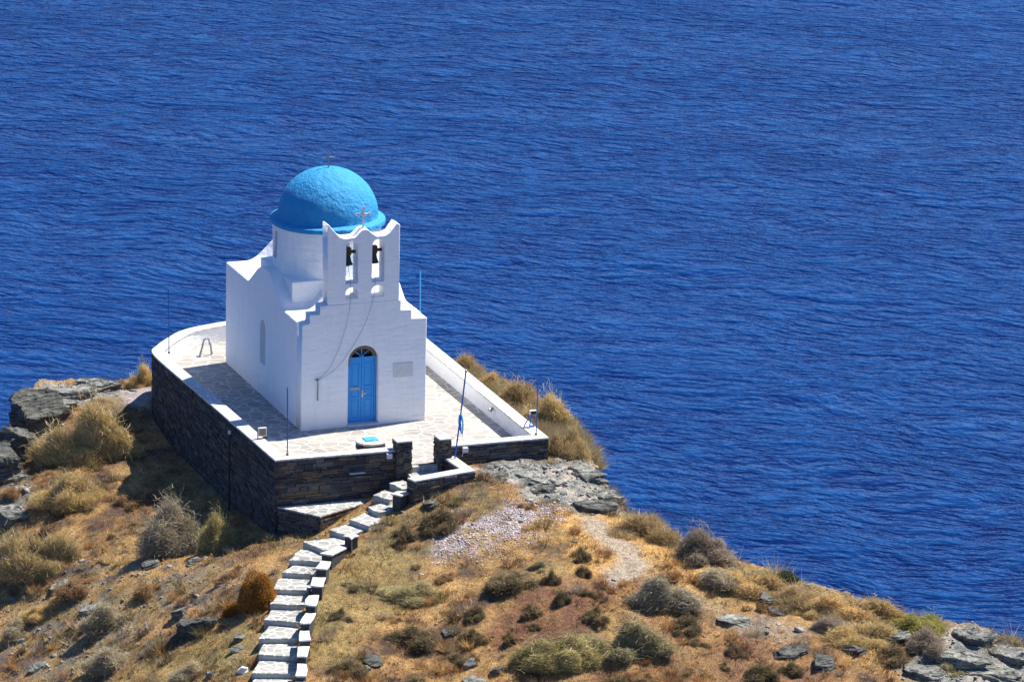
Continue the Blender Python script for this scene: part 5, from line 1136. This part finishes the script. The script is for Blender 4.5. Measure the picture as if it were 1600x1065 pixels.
bx = cx[:, None]+np.cos(an)*q*sz[:, None]*.55; by = cy[:, None]+np.sin(an)*q*sz[:, None]*.55; bz = np.repeat(cz[:, None]-.03, m_, 1)
an2 = an+rg.normal(0, .6, (n, m_)); tx = bx+np.cos(an2)*np.cos(el)*le; ty = by+np.sin(an2)*np.cos(el)*le; tz_ = bz+np.sin(el)*le
pa = rg.uniform(0, 6.28, (n, m_)); wd = rg.uniform(.006, .013, (n, m_))
V = np.stack([np.stack([bx-np.cos(pa)*wd, by-np.sin(pa)*wd, bz], -1), np.stack([bx+np.cos(pa)*wd, by+np.sin(pa)*wd, bz], -1), np.stack([tx, ty, tz_], -1)], 2).reshape(-1, 3)
tcc = np.repeat(tc, m_, 0)*rg.uniform(.75, 1.25, (n*m_, 1))
me = mesh_np('dry_scrub', V, np.arange(len(V)).reshape(-1, 3), 3, np.repeat(tcc, 3, 0))
tag(link('dry_scrub', me, M['grass']), 'knee high dry scrub tufts dotted all over the slopes', 'scrub', kind='stuff')
NC = 2600
cx = rg.uniform(-15, 20, NC); cy = rg.uniform(-24, 13, NC)
k = (sdf(cx, cy, LAND) > -.3) & (sdf(cx, cy, FOOT) < -.15); cx, cy = cx[k], cy[k]
for poly, tz in PADS: k = sdf(cx, cy, poly) < -.05; cx, cy = cx[k], cy[k]
for z_b, poly in BLOCKS: k = sdf(cx, cy, poly) < -.05; cx, cy = cx[k], cy[k]
cz = terrain(cx, cy); k = in_view(cx, cy, cz); cx, cy, cz = cx[k], cy[k], cz[k]
gc, rk = ground_colour(cx, cy, cz)
bare = np.maximum.reduce([rk*.9, zone('PATH1', cx, cy, .35, .35)*.97, zone('GRAVEL', cx, cy, .4, .6)*.95, zone('PATH2', cx, cy)*.8, zone('PALE', cx, cy)])
edge = np.clip(1.4-sdf(cx, cy, LAND), 0, 1)*(cx > 3)
ax = rg.uniform(7.0, 9.0, 900); ay = rg.uniform(-4.0, 8.5, 900); q_ = sdf(ax, ay, LAND) > -.5; ax, ay = ax[q_], ay[q_]
cx = np.r_[cx, ax]; cy = np.r_[cy, ay]; az_ = terrain(ax, ay); cz = np.r_[cz, az_]; ga, _ = ground_colour(ax, ay, az_); gc = np.r_[gc, ga]; bare = np.r_[bare, 0*ax]; edge = np.r_[edge, 0*ax+1]
k = rg.uniform(0, 1, len(cx)) < (1-bare)*np.clip(.30+fbm(cx*.7, cy*.7, 71, 4)*1.4+edge*.6, .10, 1); cx, cy, cz, gc, edge = cx[k], cy[k], cz[k], gc[k], edge[k]
n = len(cx); print('tufts', n); m_ = 170
tc = np.array([(.62, .45, .20), (.46, .27, .10), (.16, .11, .07), (.21, .19, .085), (.40, .34, .24), (.28, .14, .065), (.17, .12, .08)])[np.clip(((rg.uniform(0, 1, n)*.8+.10+fbm(cx*.9, cy*.9, 72, 3)*.45)*7).astype(int), 0, 6)]
tc = tc*rg.uniform(.8, 1.2, (n, 1))*.85+gc*.25; tc = np.where(edge[:, None] > .3, np.array([(.46, .37, .20)])*rg.uniform(.7, 1.15, (n, 1)), tc)
sz = rg.uniform(.15, .34, n)*(1+.35*edge)
an = rg.uniform(0, 2*np.pi, (n, m_)); q = np.sqrt(rg.uniform(0, 1, (n, m_))); el = rg.uniform(.15, 1.45, (n, m_)); le = sz[:, None]*rg.uniform(.7, 1.35, (n, m_))
bx = cx[:, None]+np.cos(an)*q*sz[:, None]*.55; by = cy[:, None]+np.sin(an)*q*sz[:, None]*.55; bz = np.repeat(cz[:, None]-.03, m_, 1)
an2 = an+rg.normal(0, .6, (n, m_)); tx = bx+np.cos(an2)*np.cos(el)*le; ty = by+np.sin(an2)*np.cos(el)*le; tz_ = bz+np.sin(el)*le
pa = rg.uniform(0, 6.28, (n, m_)); wd = rg.uniform(.006, .013, (n, m_))
V = np.stack([np.stack([bx-np.cos(pa)*wd, by-np.sin(pa)*wd, bz], -1), np.stack([bx+np.cos(pa)*wd, by+np.sin(pa)*wd, bz], -1), np.stack([tx, ty, tz_], -1)], 2).reshape(-1, 3)
tcc = np.repeat(tc, m_, 0)*rg.uniform(.75, 1.25, (n*m_, 1))
me = mesh_np('low_scrub', V, np.arange(len(V)).reshape(-1, 3), 3, np.repeat(tcc, 3, 0))
tag(link('low_scrub', me, M['grass']), 'low brown and grey scrub clumps between the bushes on the slopes', 'scrub', kind='stuff')
# loose slate chips and pale gravel
def chips(name, x, y, z, size, col, mat):
    n = len(x); V = []; r = rg
    cube = np.array([(sx, sy, sz) for sz in (-1, 1) for sy in (-1, 1) for sx in (-1, 1)], float)*.5
    P = cube[None]*size[:, None, None]*np.stack([r.uniform(.7, 1.5, n), r.uniform(.6, 1.1, n), r.uniform(.25, .6, n)], -1)[:, None, :]
    P = P*r.uniform(.65, 1.25, (n, 8, 1)); an = r.uniform(0, 6.28, n); c_, s_ = np.cos(an)[:, None], np.sin(an)[:, None]; tl = r.uniform(-.5, .5, n)[:, None]
    X = P[..., 0]*c_-P[..., 1]*s_; Y = P[..., 0]*s_+P[..., 1]*c_; Z = P[..., 2]+X*tl*.6
    V = np.stack([X+x[:, None], Y+y[:, None], Z+z[:, None]], -1).reshape(-1, 3)
    q = np.array([(0, 2, 3, 1), (4, 5, 7, 6), (0, 1, 5, 4), (2, 6, 7, 3), (0, 4, 6, 2), (1, 3, 7, 5)])
    F = (np.arange(n)[:, None, None]*8+q[None]).reshape(-1, 4)
    return link(name, mesh_np(name, V, F, 4, np.repeat(col, 8, 0)), mat)
def scatter(nn):
    x = rg.uniform(-15, 20, nn); y = rg.uniform(-24, 13, nn); k = (sdf(x, y, LAND) > -1.5) & (sdf(x, y, FOOT) < -.1); x, y = x[k], y[k]
    for poly, tz in PADS: k = sdf(x, y, poly) < -.05; x, y = x[k], y[k]
    z = terrain(x, y); k = in_view(x, y, z); return x[k], y[k], z[k]
x, y, z = scatter(90000)
gc, rk = ground_colour(x, y, z)
p = np.maximum.reduce([rk*.30, zone('STONY', x, y)*.085, zone('PATH2', x, y)*.07, zone('PATH1', x, y)*.03, 0*x+.005])
k = rg.uniform(0, 1, len(x)) < p; x, y, z, gc, rk = x[k], y[k], z[k], gc[k], rk[k]; n = len(x)
sz = rg.uniform(.03, .11, n)*np.where(rg.uniform(0, 1, n) < .07, 2.4, 1)
cl = np.array([(.23, .245, .22), (.33, .31, .27), (.14, .15, .14), (.30, .29, .27)])[rg.integers(0, 4, n)]*rg.uniform(.75, 1.15, (n, 1))
tag(chips('loose_stones', x, y, z+.01, sz, cl, M['slate']), 'loose grey slate chips scattered over the slopes', 'stones', kind='stuff')
x = rg.uniform(-2, 8, 60000); y = rg.uniform(-13, -5, 60000); zz = zone('GRAVEL', x, y, .9, 1.1)
k = (rg.uniform(0, 1, len(x)) < zz*.40); x, y = x[k], y[k]; z = terrain(x, y); n = len(x); print('gravel', n)
cl = np.array([(.62, .52, .50), (.50, .42, .41), (.70, .63, .60), (.33, .25, .22)])[rg.integers(0, 4, n)]*rg.uniform(.8, 1.1, (n, 1))
tag(chips('gravel', x, y, z+.005, rg.uniform(.02, .055, n), cl, M['slate']), 'pale pinkish gravel spread on the slope before the terrace', 'gravel', kind='stuff')
